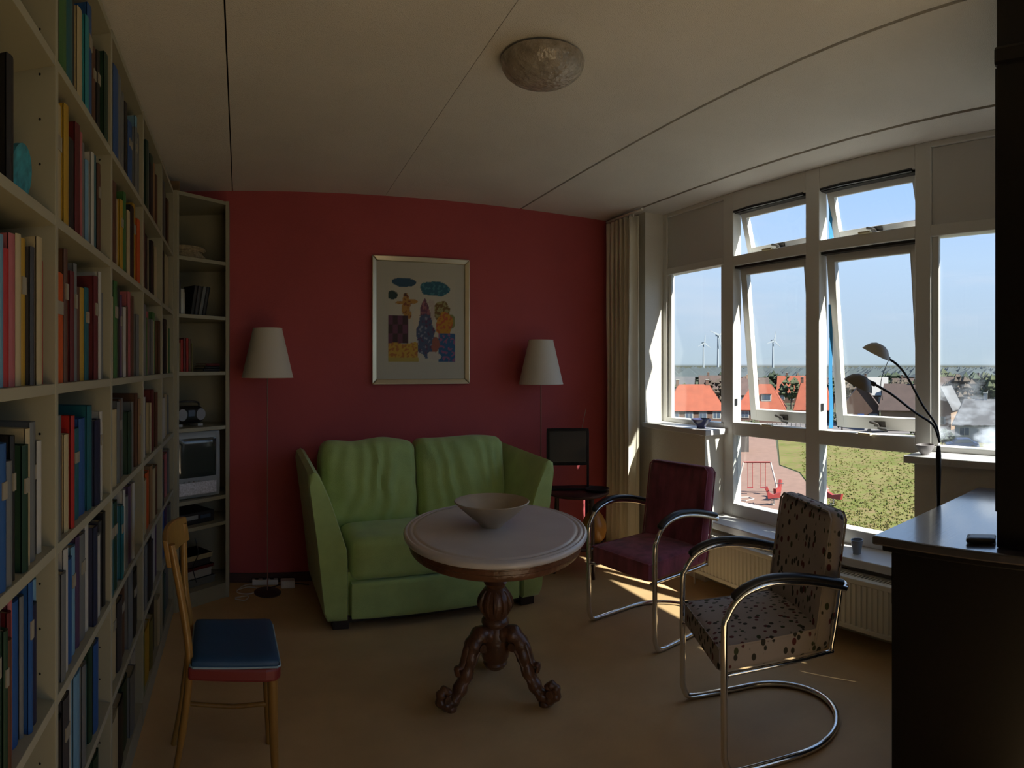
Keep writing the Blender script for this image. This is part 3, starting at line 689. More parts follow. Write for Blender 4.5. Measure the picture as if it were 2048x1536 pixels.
def armchair(lab, loc, rz, fab, wd=.525, black=True):
    """local +x = backwards, y = across, origin between the front legs"""
    t = thing('cantilever_armchair', lab, 'chair', loc, rz)
    hw = wd / 2; r = .0125
    for s in (-1, 1):
        pts = bez([(.30, s * hw, r), (.10, s * hw, r)], 2) + bez([(.06, s * hw, r), (.02, s * hw, .022), (.0, s * hw, .07)], 4) + bez([(0, s * hw, .12), (0, s * hw, .50), (.012, s * hw, .56), (.05, s * hw, .615), (.11, s * hw, .645), (.20, s * hw, .655), (.33, s * hw, .635), (.45, s * hw, .60), (.49, s * hw, .585)], 5)
        MB().tube(pts, r, 12).build('leg', CHROME, t, smooth=True)
        pad = bez([(.03, s * hw, .622), (.08, s * hw, .655), (.17, s * hw, .675), (.30, s * hw, .662), (.44, s * hw, .622), (.475, s * hw, .61)], 5)
        MB().tube(pad, [.008] + [.017] * (len(pad) - 2) + [.008], 12, flat=(1.25, .8)).build('armrest', BLACK, t, smooth=True)
        MB().tube([(.47, s * hw, .592), (.495, s * (hw - .005), .592), (.505, s * (hw - .04), .592)], .010, 10).build('arm_bracket', CHROME, t, smooth=True)
        MB().tube(bez([(.50, s * (hw - .045), .60), (.455, s * (hw - .045), .36), (.42, s * (hw - .045), .335), (.05, s * (hw - .045), .335), (.02, s * (hw - .03), .335), (.0, s * (hw - .005), .335)], 5), .009, 10).build('seat_rail', CHROME, t, smooth=True)
    # floor runner: half circle at the rear
    pts = [(.30 + hw * math.sin(a), hw * math.cos(a), r) for a in [PI * k / 24 for k in range(25)]]
    MB().tube(pts, r, 12).build('floor_runner', CHROME, t, smooth=True)
    m = MB()
    def ds(p, u):
        if u.z > .9: p.z += .016 * (1 - u.x ** 2) * (1 - u.y ** 2)
        return p
    m.soft((.215, 0, .395), (.225, .225, .05), .022, 14, ds); seat = m.build('seat', fab, t, smooth=True)
    hwid, dep = .222, .222
    m = MB(); m.tube([(.215 + dep * a, hwid * b, .437) for a, b in ((-1, -1), (1, -1), (1, 1), (-1, 1))], .005, 6, closed=True); m.build('piping', fab, seat, smooth=True)
    m = MB(); m.x = Matrix.Translation((.445, 0, .61)) @ Matrix.Rotation(.15, 4, 'Y')
    def db(p, u):
        if u.x < -.9: p.x += .018 * (1 - u.y ** 2)
        return p
    m.soft((0, 0, 0), (.042, .232, .265), .038, 14, db); bk = m.build('backrest', fab, t, smooth=True)
    m = MB(); m.x = Matrix.Translation((.445, 0, .61)) @ Matrix.Rotation(.15, 4, 'Y')
    for xx in (-.034, .034):
        m.tube([(xx, -.225, -.25), (xx, -.225, .235), (xx, -.20, .258), (xx, .20, .258), (xx, .225, .235), (xx, .225, -.25)], .0045, 6)
    m.build('piping', fab, bk, smooth=True)
    return t
armchair('chrome tube armchair in grey leaf-patterned fabric, nearest the dark cabinet', (1.625, 1.744, 0), math.atan2(-.428, .905), SPOT)
armchair('chrome tube armchair in burgundy fabric, standing by the curtain', (1.878, 2.642, 0), math.atan2(.112, .994), BURG, .52)

# ------------------------------------------------------------------ kitchen chair with blue seat
kc = thing('wooden_chair', 'small pale wooden chair with blue padded seat beside the bookcase', 'chair', (-.02, 2.17, 0), .03)
PW = mat('yellow_beech', (.30, .155, .035), .35, var=.12, vs=6, stretch=(6, 6, .6))
m = MB(); m.prism([(-.155, -.165), (-.15, .15), (.10, .19), (.135, .18), (.15, .15), (.15, -.15), (.135, -.175), (.10, -.18)], .405, .448); m.build('seat_frame', mat('dark_red_edge', (.20, .02, .02), .4), kc, bev=.008)
m = MB(); m.soft((0, .003, .459), (.146, .172, .016), .015, 10); m.build('seat_pad', mat('blue_vinyl', (.012, .065, .16), .5, var=.1), kc, smooth=True)
m = MB(); m.tube([(a * .148, .003 + b * .172, .450) for a, b in ((-1, -.93), (-.93, -1), (.93, -1), (1, -.93), (1, .93), (.93, 1), (-.93, 1), (-1, .93))], .0035, 6, closed=True); m.build('seat_welt', mat('pale_blue_welt', (.30, .42, .52), .5), kc)
for y in (-.14, .155):
    MB().tube([(.122, y, .43), (.128, y * 1.02, .2), (.135, y * 1.05, 0)], [.018, .015, .011], 12).build('leg', PW, kc, smooth=True)
    o_ = -.012 if y > 0 else 0; tp = -.190 if y > 0 else -.212
    MB().tube(bez([(-.215 + o_, y * 1.0, 0), (-.175 + o_, y * .98, .22), (-.152 + o_, y * .95, .44), (-.172 + o_, y * .93, .62), (tp, y * .95, .84)], 5), [.012] * 5 + [.015] * 16, 12, flat=(1, .9)).build('leg', PW, kc, smooth=True)
MB().tube([(-.19, .15, .16), (0, .158, .145), (.128, .155, .155)], .009, 8).build('stretcher', PW, kc, smooth=True)
m = MB(); vs = []; n = 9
for i in range(n):
    y = -.165 + .335 * i / (n - 1); cx = -.226 + .042 * i / (n - 1) - .024 * (1 - (2 * i / (n - 1) - 1) ** 2)
    zt = .872 - .012 * abs(2 * i / (n - 1) - 1) ** 3
    for dx in (-.009, .009): vs += [(cx + dx + .010, y, .772), (cx + dx - .004, y, zt)]
fs = []
for i in range(n - 1):
    a = i * 4; b = a + 4
    fs += [(a, b, b + 1, a + 1), (a + 2, a + 3, b + 3, b + 2), (a, a + 2, b + 2, b), (a + 1, b + 1, b + 3, a + 3)]
fs += [(0, 1, 3, 2), (n * 4 - 4, n * 4 - 2, n * 4 - 1, n * 4 - 3)]
m.add(vs, fs); m.build('back_slat', PW, kc, smooth=True, bev=.004)

# ------------------------------------------------------------------ dark buffet cabinet, right
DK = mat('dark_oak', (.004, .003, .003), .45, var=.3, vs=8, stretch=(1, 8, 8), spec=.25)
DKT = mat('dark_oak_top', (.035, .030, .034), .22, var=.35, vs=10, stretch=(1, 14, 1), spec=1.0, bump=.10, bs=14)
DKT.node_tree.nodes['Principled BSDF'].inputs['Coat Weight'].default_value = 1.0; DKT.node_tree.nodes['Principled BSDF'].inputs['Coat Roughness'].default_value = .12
cbn = thing('buffet_cabinet', 'tall dark oak buffet with set-back upper cabinet at the right edge', 'cabinet', (1.70, .955, 0), -.02)
WCB = .80
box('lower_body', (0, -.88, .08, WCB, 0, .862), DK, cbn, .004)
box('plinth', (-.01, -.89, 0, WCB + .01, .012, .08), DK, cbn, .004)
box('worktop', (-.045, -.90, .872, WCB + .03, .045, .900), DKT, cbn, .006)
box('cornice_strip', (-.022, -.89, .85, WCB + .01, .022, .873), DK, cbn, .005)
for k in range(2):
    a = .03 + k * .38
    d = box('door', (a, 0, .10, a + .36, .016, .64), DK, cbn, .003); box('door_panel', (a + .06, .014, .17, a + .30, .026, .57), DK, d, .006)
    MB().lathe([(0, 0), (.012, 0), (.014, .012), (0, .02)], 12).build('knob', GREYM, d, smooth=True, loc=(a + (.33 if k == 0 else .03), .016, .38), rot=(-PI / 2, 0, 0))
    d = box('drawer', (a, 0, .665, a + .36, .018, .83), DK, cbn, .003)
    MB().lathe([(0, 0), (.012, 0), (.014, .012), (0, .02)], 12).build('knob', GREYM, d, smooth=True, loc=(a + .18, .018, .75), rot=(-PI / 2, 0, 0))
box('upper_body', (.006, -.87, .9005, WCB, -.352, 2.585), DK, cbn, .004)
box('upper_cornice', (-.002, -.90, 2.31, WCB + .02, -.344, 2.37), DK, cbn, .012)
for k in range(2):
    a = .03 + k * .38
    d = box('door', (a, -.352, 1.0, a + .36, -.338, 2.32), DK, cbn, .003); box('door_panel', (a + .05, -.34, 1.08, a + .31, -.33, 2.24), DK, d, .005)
o = MB().soft((0, 0, .008), (.03, .045, .008), .007, 5).build('spectacle_case', BLACK, smooth=True, loc=(1.745, .668, .9015), rot=(0, 0, .3)); 
tag(o, 'small black case lying on the dark cabinet top beside the upper cabinet', 'case')

# ------------------------------------------------------------------ two-armed reading lamp behind the cabinet
lp = thing('reading_lamp', 'black reading lamp with two bendable arms standing behind the dark cabinet', 'lamp', (2.335, 1.085, 0))
DM = mat('dark_lamp_metal', (.03, .03, .032), .4, metal=.3)
MB().lathe([(0, 0), (.12, 0), (.122, .012), (.11, .02), (.02, .03), (0, .03)], 28).build('base', DM, lp, smooth=True)
MB().tube([(0, 0, .02), (0, 0, .86)], .007, 10).build('pole', DM, lp, smooth=True)
MB().lathe([(0, .84), (.008, .845), (.009, .90), (.012, 1.0), (.012, 1.06), (.008, 1.10), (0, 1.10)], 14).build('grip', DM, lp, smooth=True)
def at(x, y, r): # pixel + horizontal distance -> world
    th = (x - PX) / F; return Vector((r * math.sin(th), r * math.cos(th), EYE + (PY - y) / F * r))
L0 = Vector((2.335, 1.085, 0))
a1 = [at(1879, 880, 2.575), at(1872, 850, 2.57), at(1845, 810, 2.55), at(1815, 755, 2.52), at(1795, 730, 2.5), at(1778, 718, 2.48)]
a2 = [at(1879, 885, 2.575), at(1866, 850, 2.55), at(1830, 825, 2.50), at(1785, 790, 2.42), at(1750, 769, 2.38)]
MB().tube([p - L0 for p in bez(a1, 6)], .0048, 8).build('arm', DM, lp, smooth=True)
MB().tube([p - L0 for p in bez(a2, 6)], .0048, 8).build('arm', DM, lp, smooth=True)
def head(p, c, lab, m_):
    """p: joint, c: centre of the bowl's rim; a shallow dome opening down and to the side"""
    m = MB(); R_ = .062
    m.lathe([(0.0, .046), (.020, .044), (.038, .034), (.052, .018), (R_, 0), (R_ - .003, 0), (.049, .015), (.035, .030), (.018, .040), (0, .042)], 28)
    ax = (lt * -.50 + Vector((0, 0, .86)) + Vector((-.25, .1, 0)) * .3).normalized()
    o = m.build('lamp_shade', m_, lp, smooth=True, loc=c - L0); o.rotation_mode = 'QUATERNION'; o.rotation_quaternion = ax.to_track_quat('Z', 'Y')
    MB().tube([p - L0, (p * .45 + (c + ax * .03) * .55) - L0], .009, 10).build('swivel', DM, lp, smooth=True)
    o['label'] = lab
    return o
lt = Vector((-math.cos(1.05), math.sin(1.05), 0))    # image-left direction there
head(a1[-1], at(1752, 709, 2.47), 'pale upper lamp shade', mat('pale_shade', (.50, .50, .47), .5))
head(a2[-1], at(1716, 772, 2.36), 'smoke-grey lower lamp shade', mat('smoke_shade', (.16, .15, .13), .4))
m = MB(); m.tube(bez([at(1776, 722, 2.47) - L0, at(1762, 762, 2.40) - L0, at(1765, 800, 2.44) - L0], 5), .0015, 5); m.build('lamp_cord', DM, lp)

# ------------------------------------------------------------------ small things on the sills
def on_wall(w, u, z): return wp(w, u, z)
b_ = thing('bowl', 'small dark blue ceramic bowl on the left window sill', 'bowl', on_wall(2.665, 3.23, 1.0125))
MB().lathe([(0, 0), (.028, 0), (.032, .006), (.03, .014), (.055, .04), (.072, .062), (.069, .064), (.052, .042), (.026, .018), (0, .014)], 32).build('bowl_body', mat('blue_glaze', (.05, .055, .13), .25, var=.5, vs=14), b_, smooth=True)
b_ = thing('bowl', 'grey footed ceramic bowl on the right parapet sill', 'bowl', on_wall(2.665, 1.515, .9925))
MB().lathe([(0, 0), (.022, 0), (.022, .006), (.030, .014), (.044, .034), (.048, .050), (.045, .051), (.040, .036), (.026, .018), (0, .014)], 32).build('bowl_body', mat('stone_glaze', (.24, .22, .22), .4, var=.2), b_, smooth=True)
b_ = thing('cup', 'small grey glazed cup on the low sill behind the grey armchair', 'cup', on_wall(2.66, 1.93, .4325))
MB().lathe([(0, 0), (.022, 0), (.024, .02), (.030, .05), (.034, .075), (.031, .075), (.027, .05), (.02, .01), (0, .008)], 24).build('cup_body', mat('grey_glaze', (.22, .24, .28), .2), b_, smooth=True)
# blue cloth tabs hanging in the gaps of the open sashes
for z0_, z1_, lab_ in ((1.063, 1.80, 'long narrow bright blue cloth hanging beside the middle post at the large open sash'), (2.175, 2.40, 'short bright blue cloth hanging beside the middle post at the upper open sash')):
    m = MB(); n_ = 12; vs = []
    for i in range(n_ + 1):
        z = z0_ + (z1_ - z0_) * i / n_; wd_ = .022 * (1 - .45 * i / n_); o2 = .004 * math.sin(i * .9)
        vs += [(2.866 + o2, 2.286, z), (2.866 + wd_ + o2, 2.276, z), (2.868 + wd_ + o2, 2.273, z), (2.864 + o2, 2.282, z)]
    fs = [(i * 4 + k, i * 4 + (k + 1) % 4, i * 4 + 4 + (k + 1) % 4, i * 4 + 4 + k) for i in range(n_) for k in range(4)] + [(3, 2, 1, 0), tuple(n_ * 4 + k for k in range(4))]
    m.add(vs, fs); o = m.build('blue_cloth', mat('blue_cloth', (.02, .20, .42), .7), smooth=True, rot=(0, 0, RW)); tag(o, lab_, 'cloth')

# ------------------------------------------------------------------ radiator
ra = thing('radiator', 'long low white panel radiator under the window sill', 'radiator', (0, 0, 0), RW)
RAD = mat('radiator_enamel', (.74, .73, .66), .4)
m = MB(); vs = []; u = 1.0; prof = []
while u < 3.10:
    prof += [(2.50, u), (2.50, u + .016), (2.508, u + .020), (2.508, u + .029)]; u += .033
uend = prof[-1][1]
poly_ = prof + [(2.53, uend), (2.53, 1.0)]
m.prism(poly_, .125, .335); m.build('front_panel', RAD, ra)
box('rear_panel', (2.58, 1.0, .11, 2.60, uend, .36), RAD, ra)
m = MB(); m.box(2.498, .995, .335, 2.535, uend + .004, .362); m.box(2.498, .995, .10, 2.535, uend + .004, .126); m.build('edge_rail', RAD, ra, bev=.005)
m = MB(); 
for k in range(int((uend - 1.0) / .022)): m.box(2.535, 1.004 + k * .022, .352, 2.58, 1.014 + k * .022, .360)
m.box(2.53, 1.0, .13, 2.58, 1.02, .35); m.box(2.53, uend - .02, .13, 2.58, uend, .35)
m.build('top_grille', RAD, ra)
m = MB(); m.tube([(2.55, uend + .01, .15), (2.55, uend + .05, .15), (2.55, uend + .05, 0)], .008, 8); m.tube([(2.55, uend + .05, .12), (2.55, uend + .05, .19)], .018, 12); m.build('valve', FRAME, ra, smooth=True)
for u_ in (1.3, 2.0, 2.8): box('wall_bracket', (2.602, u_, .10, 2.668, u_ + .03, .34), GREYM, ra)

# ------------------------------------------------------------------ curtain in the corner
CU = mat('cream_curtain', (.74, .70, .58), .9, var=.06, vs=3)
ct = thing('curtain', 'floor-length cream curtain gathered in the corner beside the red wall', 'curtain', (0, 0, 0), RW)
def sheet(u0, u1, w, z0, z1, folds, amp, ph, name):
    m = MB(); n = 110; L = 14; vs = []
    for j in range(L + 1):
        z = z0 + (z1 - z0) * j / L; g = 1 + .12 * (1 - j / L)
        for i in range(n + 1):
            t = i / n; uu = u0 + (u1 - u0) * t
            a = amp * g * math.sin(2 * PI * folds * t + ph + .5 * math.sin(3 * t + j * .12)) + .010 * noise.noise(Vector((t * 9, j * .25, ph)))
            vs.append((w + a, uu + .010 * math.cos(2 * PI * folds * t * 2 + j * .1), z))
    fs = [(j * (n + 1) + i, j * (n + 1) + i + 1, (j + 1) * (n + 1) + i + 1, (j + 1) * (n + 1) + i) for j in range(L) for i in range(n)]
    o = m.add(vs, fs).build(name, CU, ct, smooth=True); so = o.modifiers.new('solid', 'SOLIDIFY'); so.thickness = .003; return o
sheet(3.80, 4.19, 2.50, .03, 2.55, 6.5, .034, .3, 'curtain_cloth')
MB().tube([(2.50, 3.70, 2.575), (2.50, 4.20, 2.575)], .012, 8).build('curtain_rail', FRAME, ct, smooth=True)
for k in range(9): MB().tube([(2.50, 3.82 + k * .045, 2.565), (2.50, 3.82 + k * .045, 2.545)], .006, 6).build('rail_glider', FRAME, ct)

# ------------------------------------------------------------------ side table, small screen
sd = thing('side_table', 'dark round wooden side table between the sofa and the curtain', 'table', (2.235, 3.64, 0))
DW = mat('dark_red_wood', (.05, .018, .014), .35, var=.2)
MB().lathe([(0, .548), (.20, .548), (.212, .555), (.212, .566), (.20, .572), (0, .572)], 36).build('table_top', DW, sd, smooth=True)
for k in range(3):
    a = .6 + k * 2 * PI / 3
    MB().tube([(.15 * math.cos(a), .15 * math.sin(a), .55), (.155 * math.cos(a), .155 * math.sin(a), .3), (.17 * math.cos(a), .17 * math.sin(a), 0)], [.016, .018, .012], 10).build('leg', DW, sd, smooth=True)
MB().lathe([(0, .20), (.185, .20), (.19, .21), (.185, .218), (0, .218)], 30).build('lower_shelf', DW, sd, smooth=True)
ts = thing('small_television', 'small black flat television on the dark round side table', 'television', (2.20, 3.73, .5725), -.50)
BR = mat('dark_screen_plastic', (.012, .010, .011), .55, spec=.3)
m = MB(); m.soft((0, 0, .295), (.150, .02, .130), .010, 6); m.build('screen_housing', BR, ts, smooth=True)
box('screen', (-.128, -.0215, .19, .128, -.0195, .405), mat('grey_screen', (.03, .034, .042), .25, spec=.4), ts)
m = MB(); m.box(-.150, -.01, .0, -.134, .01, .20); m.box(.134, -.01, .0, .150, .01, .20); m.box(-.15, -.06, 0, .15, .05, .012); m.build('stand', BR, ts, bev=.003)
m = MB(); m.tube([(.10, .01, .42), (.13, .02, .56)], .002, 5); m.build('aerial', GREYM, ts)
AMB = mat('amber_wood', (.50, .22, .04), .3)
vz = thing('vase', 'amber glazed round vase on the lower shelf of the side table', 'vase', (2.32, 3.575, .2185))
MB().lathe([(0, 0), (.05, 0), (.075, .03), (.088, .08), (.085, .13), (.06, .18), (.035, .21), (.034, .24), (.042, .255), (.038, .255), (.03, .23), (0, .22)], 28).build('vase_body', AMB, vz, smooth=True)
dsh = thing('tray', 'dark scalloped tray on the round side table beside the television stand', 'tray', (2.33, 3.55, .5725))
MB().lathe([(0, 0), (.06, 0), (.085, .018), (.082, .020), (.058, .005), (0, .004)], 30).build('tray_body', BR, dsh, smooth=True)

# ------------------------------------------------------------------ outside: the view from the third floor
GZ = -9.0
def pol(px, r, z=0.0):
    th = (px - PX) / F; return Vector((r * math.sin(th), r * math.cos(th), z))
def gd(py): return (EYE - GZ) * F / (py - PY)        # ground distance seen at image row py
def grass_mat(name, c1, c2, c3, s1=.25, s2=1.6):
    m = bpy.data.materials.new(name); m.use_nodes = True; t = m.node_tree; b = t.nodes['Principled BSDF']; b.inputs['Roughness'].default_value = .95; b.inputs['Specular IOR Level'].default_value = .1
    c = t.nodes.new('ShaderNodeTexCoord'); n = t.nodes.new('ShaderNodeTexNoise'); n.inputs['Scale'].default_value = s1; n.inputs['Detail'].default_value = 5
    n2 = t.nodes.new('ShaderNodeTexNoise'); n2.inputs['Scale'].default_value = s2; n2.inputs['Detail'].default_value = 6
    t.links.new(c.outputs['Object'], n.inputs['Vector']); t.links.new(c.outputs['Object'], n2.inputs['Vector'])
    r = t.nodes.new('ShaderNodeValToRGB'); r.color_ramp.elements[0].position = .38; r.color_ramp.elements[0].color = (*c1, 1); r.color_ramp.elements[1].position = .62; r.color_ramp.elements[1].color = (*c2, 1)
    r2 = t.nodes.new('ShaderNodeValToRGB'); r2.color_ramp.elements[0].position = .42; r2.color_ramp.elements[0].color = (0, 0, 0, 1); r2.color_ramp.elements[1].position = .66; r2.color_ramp.elements[1].color = (.85, .85, .85, 1)
    mx_ = t.nodes.new('ShaderNodeMixRGB'); mx_.inputs[2].default_value = (*c3, 1)
    t.links.new(n.outputs['Fac'], r.inputs[0]); t.links.new(n2.outputs['Fac'], r2.inputs[0]); t.links.new(r2.outputs[0], mx_.inputs[0]); t.links.new(r.outputs[0], mx_.inputs[1]); t.links.new(mx_.outputs[0], b.inputs['Base Color'])
    return m
FIELD = grass_mat('far_fields', (.04, .055, .03), (.08, .08, .05), (.06, .065, .045), .01, .05)
LAWN = grass_mat('wild_grass', (.085, .10, .024), (.135, .13, .045), (.15, .11, .055), .18, 1.3)
PAVE = mat('pink_brick_paving', (.17, .10, .075), .9, var=.12, vs=1.5)
ROAD = mat('grey_road', (.095, .09, .088), .9, var=.1, vs=.5)
def ground(name, px, z, m, th=.06, cat=None):
    mb = MB(); pts = [(p.x, p.y) for p in px]; mb.prism(pts, z - th, z)
    o = mb.build(name, m); return struct(o)
struct(MB().box(-500, 4, GZ - 1, 5000, 5000, GZ).build('ground', FIELD), 'flat green and brown fields reaching the horizon')
ground('lawn', [pol(1555, gd(868)), pol(1560, gd(930)), pol(1600, gd(945)), pol(1640, gd(1000)), pol(1690, gd(1085)), pol(1950, gd(1110)), pol(2100, gd(900)), pol(1900, gd(872)), pol(1700, gd(868))], GZ + .05, LAWN)
ground('play_area', [pol(1380, gd(872)), pol(1380, gd(1200)), pol(1720, gd(1200)), pol(1690, gd(1088)), pol(1640, gd(1002)), pol(1598, gd(947)), pol(1558, gd(932)), pol(1550, gd(872))], GZ + .06, PAVE)
ground('footpath', [pol(1690, gd(1090)), pol(1720, gd(1210)), pol(2000, gd(1210)), pol(1950, gd(1114))], GZ + .07, mat('pale_path', (.22, .20, .185), .9))
ground('road', [pol(1300, gd(866)), pol(1300, gd(838)), pol(1700, gd(834)), pol(2100, gd(842)), pol(2100, gd(896)), pol(1900, gd(868)), pol(1600, gd(864))], GZ + .04, ROAD)
ground('yellow_field', [pol(1260, gd(744)), pol(1400, gd(744)), pol(1390, gd(738.5)), pol(1260, gd(738.5))], GZ + .3, mat('yellow_crop', (.24, .21, .07), .9))
# tufts: rough weeds on the lawn, nobody could count them
tm = MB(); rg = random.Random(4)
for k in range(3200):
    px = rg.uniform(1600, 1880); py = rg.uniform(890, 1080)
    if px < 1560 + (py - 880) * .75: continue
    p = pol(px, gd(py)); a = rg.uniform(0, PI); s = rg.uniform(.06, .17); h = s * rg.uniform(.5, 1.0)
    for q in (a, a + PI / 2):
        dx, dy = math.cos(q) * s, math.sin(q) * s
        tm.add([(p.x - dx, p.y - dy, GZ + .04), (p.x + dx, p.y + dy, GZ + .04), (p.x + dx * .3, p.y + dy * .3, GZ + .05 + h)], [(0, 1, 2)])
o = tm.build('weed_tufts', grass_mat('weed_leaf', (.10, .12, .028), (.15, .145, .045), (.16, .125, .055), .5, 2.0)); tag(o, 'rough green and yellow weeds on the lawn below', 'weeds', kind='stuff')

WG = mat('far_window_glass', (.05, .07, .10), .1, spec=1.0); WT = mat('far_white_trim', (.30, .30, .28), .6)
TILE_O = mat('orange_roof_tiles', (.195, .046, .021), .8, var=.10, vs=.8)
TILE_G = mat('grey_roof_tiles', (.075, .075, .08), .8, var=.12, vs=.8)
TILE_B = mat('brown_roof_tiles', (.06, .038, .032), .8, var=.15, vs=.8)
BRICK_B = mat('brown_brick_wall', (.09, .052, .038), .9, var=.12, vs=1.2)
BRICK_Y = mat('sandy_wall', (.20, .135, .09), .9, var=.1, vs=1)
WHW = mat('far_white_wall', (.27, .28, .30), .8)
def house(lab, px, r, w, dp, he, hr, wall, roof, yaw=0.0, cols=3, door=None, hip=0.0, gable_front=False, chim=(.3,), sky=(), grp=None):
    p = pol(px, r, GZ); t = thing('house', lab, 'house', p, -(px - PX) / F + yaw, grp)
    m = MB()
    if gable_front:
        m.prism([(-w / 2, 0), (w / 2, 0), (w / 2, he), (0, hr), (-w / 2, he)], 0, dp, 'y'); m.build('walls', wall, t)
        for s in (-1, 1):
            q = MB(); L = math.hypot(w / 2 + .3, (hr - he) * (1 + .6 / w)); sl_ = (hr - he) / (w / 2)
            xo = s * (w / 2 + .35)
            q.add([(0, -.3, hr + .16), (xo, -.3, he - .35 * sl_ + .16), (xo, dp + .3, he - .35 * sl_ + .16), (0, dp + .3, hr + .16), (0, -.3, hr), (xo, -.3, he - .35 * sl_), (xo, dp + .3, he - .35 * sl_), (0, dp + .3, hr)],
                  [(0, 1, 2, 3), (7, 6, 5, 4), (0, 4, 5, 1), (1, 5, 6, 2), (2, 6, 7, 3), (3, 7, 4, 0)])
            q.build('roof_slope', roof, t)
        box('verge_board', (-.12, -.34, hr - .3, .12, -.28, hr + .2), WT, t)
    else:
        hp = hip * w
        m.box(-w / 2, 0, 0, w / 2, dp, he)
        if hip == 0: m.prism([(0, he), (dp, he), (dp / 2, hr)], -w / 2, w / 2, 'x')
        m.build('walls', wall, t)
        o_ = .35; ez = he - o_ * (hr - he) / (dp / 2)
        A = (-w / 2 - o_, -o_, ez); B = (w / 2 + o_, -o_, ez); C_ = (w / 2 + o_, dp + o_, ez); D_ = (-w / 2 - o_, dp + o_, ez)
        R1 = (-w / 2 + hp - (o_ if hip == 0 else 0), dp / 2, hr + .05); R2 = (w / 2 - hp + (o_ if hip == 0 else 0), dp / 2, hr + .05)
        def slab(name, pts):
            q = MB(); n_ = len(pts); v = [Vector(a) for a in pts]; nn = (v[1] - v[0]).cross(v[2] - v[0]).normalized() * .14
            if nn.z < 0: nn = -nn
            q.add([a + nn for a in v] + v, [tuple(range(n_)), tuple(range(n_, 2 * n_))[::-1]] + [(i, (i + 1) % n_, n_ + (i + 1) % n_, n_ + i) for i in range(n_)])
            return q.build(name, roof, t)
        slab('roof_slope', [A, B, R2, R1]); slab('roof_slope', [C_, D_, R1, R2])
        if hip: slab('roof_slope', [B, C_, R2]); slab('roof_slope', [D_, A, R1])
        for sx_, kind in sky:
            x = -w / 2 + sx_ * w; f = .38; y = dp / 2 * f; z = he + (hr - he) * f
            if kind == 'd':
                dm = box('dormer', (x - .9, y - .6, z - .3, x + .9, y + 1.6, z + 1.0), WT, t); box('pane', (x - .7, y - .66, z + .0, x + .7, y - .59, z + .8), WG, dm)
                box('dormer_roof', (x - 1.0, y - .75, z + 1.0, x + 1.0, y + 2.0, z + 1.12), roof, dm)
            else:
                an_ = math.atan2(hr - he, dp / 2); q = MB(); q.x = Matrix.Translation((x, y, z + .16)) @ Matrix.Rotation(an_, 4, 'X'); q.box(-.45, -.55, 0, .45, .55, .12); q.build('roof_window', WG, t)
    nfl = 2 if he > 4.2 else 1
    for fl in range(nfl):
        for k in range(cols):
            x = -w / 2 + w * (k + .5) / cols; zb_ = .9 + fl * 2.7
            if door is not None and fl == 0 and k == door[0]:
                box('door', (x - .55, -.06, .05, x + .55, .02, 2.2), door[1], t); continue
            f_ = box('window', (x - .75, -.07, zb_, x + .75, .02, zb_ + 1.3), WT, t); box('pane', (x - .62, -.10, zb_ + .13, x - .05, -.06, zb_ + 1.17), WG, f_); box('pane', (x + .05, -.10, zb_ + .13, x + .62, -.06, zb_ + 1.17), WG, f_)
    for c_ in chim:
        x = -w / 2 + c_ * w
        ch = box('chimney', (x - .28, dp / 2 - .3, hr - .9, x + .28, dp / 2 + .3, hr + 1.0), wall, t); box('chimney_cap', (x - .34, dp / 2 - .36, hr + 1.0, x + .34, dp / 2 + .36, hr + 1.12), WT, ch)
    return t
BLUE = mat('blue_door', (.03, .08, .24), .5)
def grp(): return 'houses beyond the road'
G1 = 'orange-roofed houses beyond the road'
house('house with bright orange roof behind the left fixed pane', 1392, 112, 10.2, 9, 2.6, 6.9, BRICK_B, TILE_O, .10, 4, None, .22, False, (.2, .75), (), G1)
house('house with orange roof and white dormer, left half of the middle view', 1521, 114, 8.6, 9, 2.6, 6.9, BRICK_B, TILE_O, -.06, 3, None, .30, False, (.4,), ((.62, 'd'), (.36, 's')), G1)
house('house with orange roof against the middle window post', 1624, 114, 6.2, 9, 2.6, 7.3, BRICK_B, TILE_O, -.06, 3, None, .12, False, (.15, .6), (), G1)
for k, (px, r, w, rf, wl, hr) in enumerate(((1352, 165, 9, TILE_G, BRICK_B, 7.5), (1430, 170, 8, TILE_B, BRICK_B, 7.8), (1507, 165, 8, TILE_B, BRICK_Y, 7.2), (1583, 176, 8, TILE_O, BRICK_B, 7.6), (1662, 160, 8, TILE_B, BRICK_B, 7.5), (1742, 165, 8.5, mat('pale_roof', (.25, .24, .235), .7), BRICK_B, 7.4), (1818, 160, 8, TILE_B, BRICK_B, 7.2), (1893, 165, 8, TILE_B, BRICK_Y, 7.5), (1967, 170, 9, TILE_G, BRICK_B, 7.6))):
    house(('grey-roofed house in the second row, above the left orange roof', 'brown-roofed house in the second row beside the left window post', 'brown-roofed sandy house in the second row above the dormer', 'orange-roofed house in the second row beside the middle post', 'brown-roofed house in the second row just right of the middle post',
           'house with pale roof in the second row behind the reading lamp', 'brown-roofed house in the second row beside the right window post', 'brown-roofed sandy house in the second row behind the white bungalow', 'grey-roofed house in the second row at the dark cabinet')[k],
          px, r, w, 8, 3.0, hr, wl, rf, (-.1, .08, .02, -.05, .1, -.04, .06, .1, -.08)[k], 3, None, 0, False, (.3,), (), 'second row of houses')
house('dark brown gabled house with blue door in the right-hand view', 1722, 107, 6.4, 8, 3.4, 7.6, BRICK_B, TILE_B, .0, 3, (1, BLUE), 0, True, (), (), 'brown houses right of the middle post')
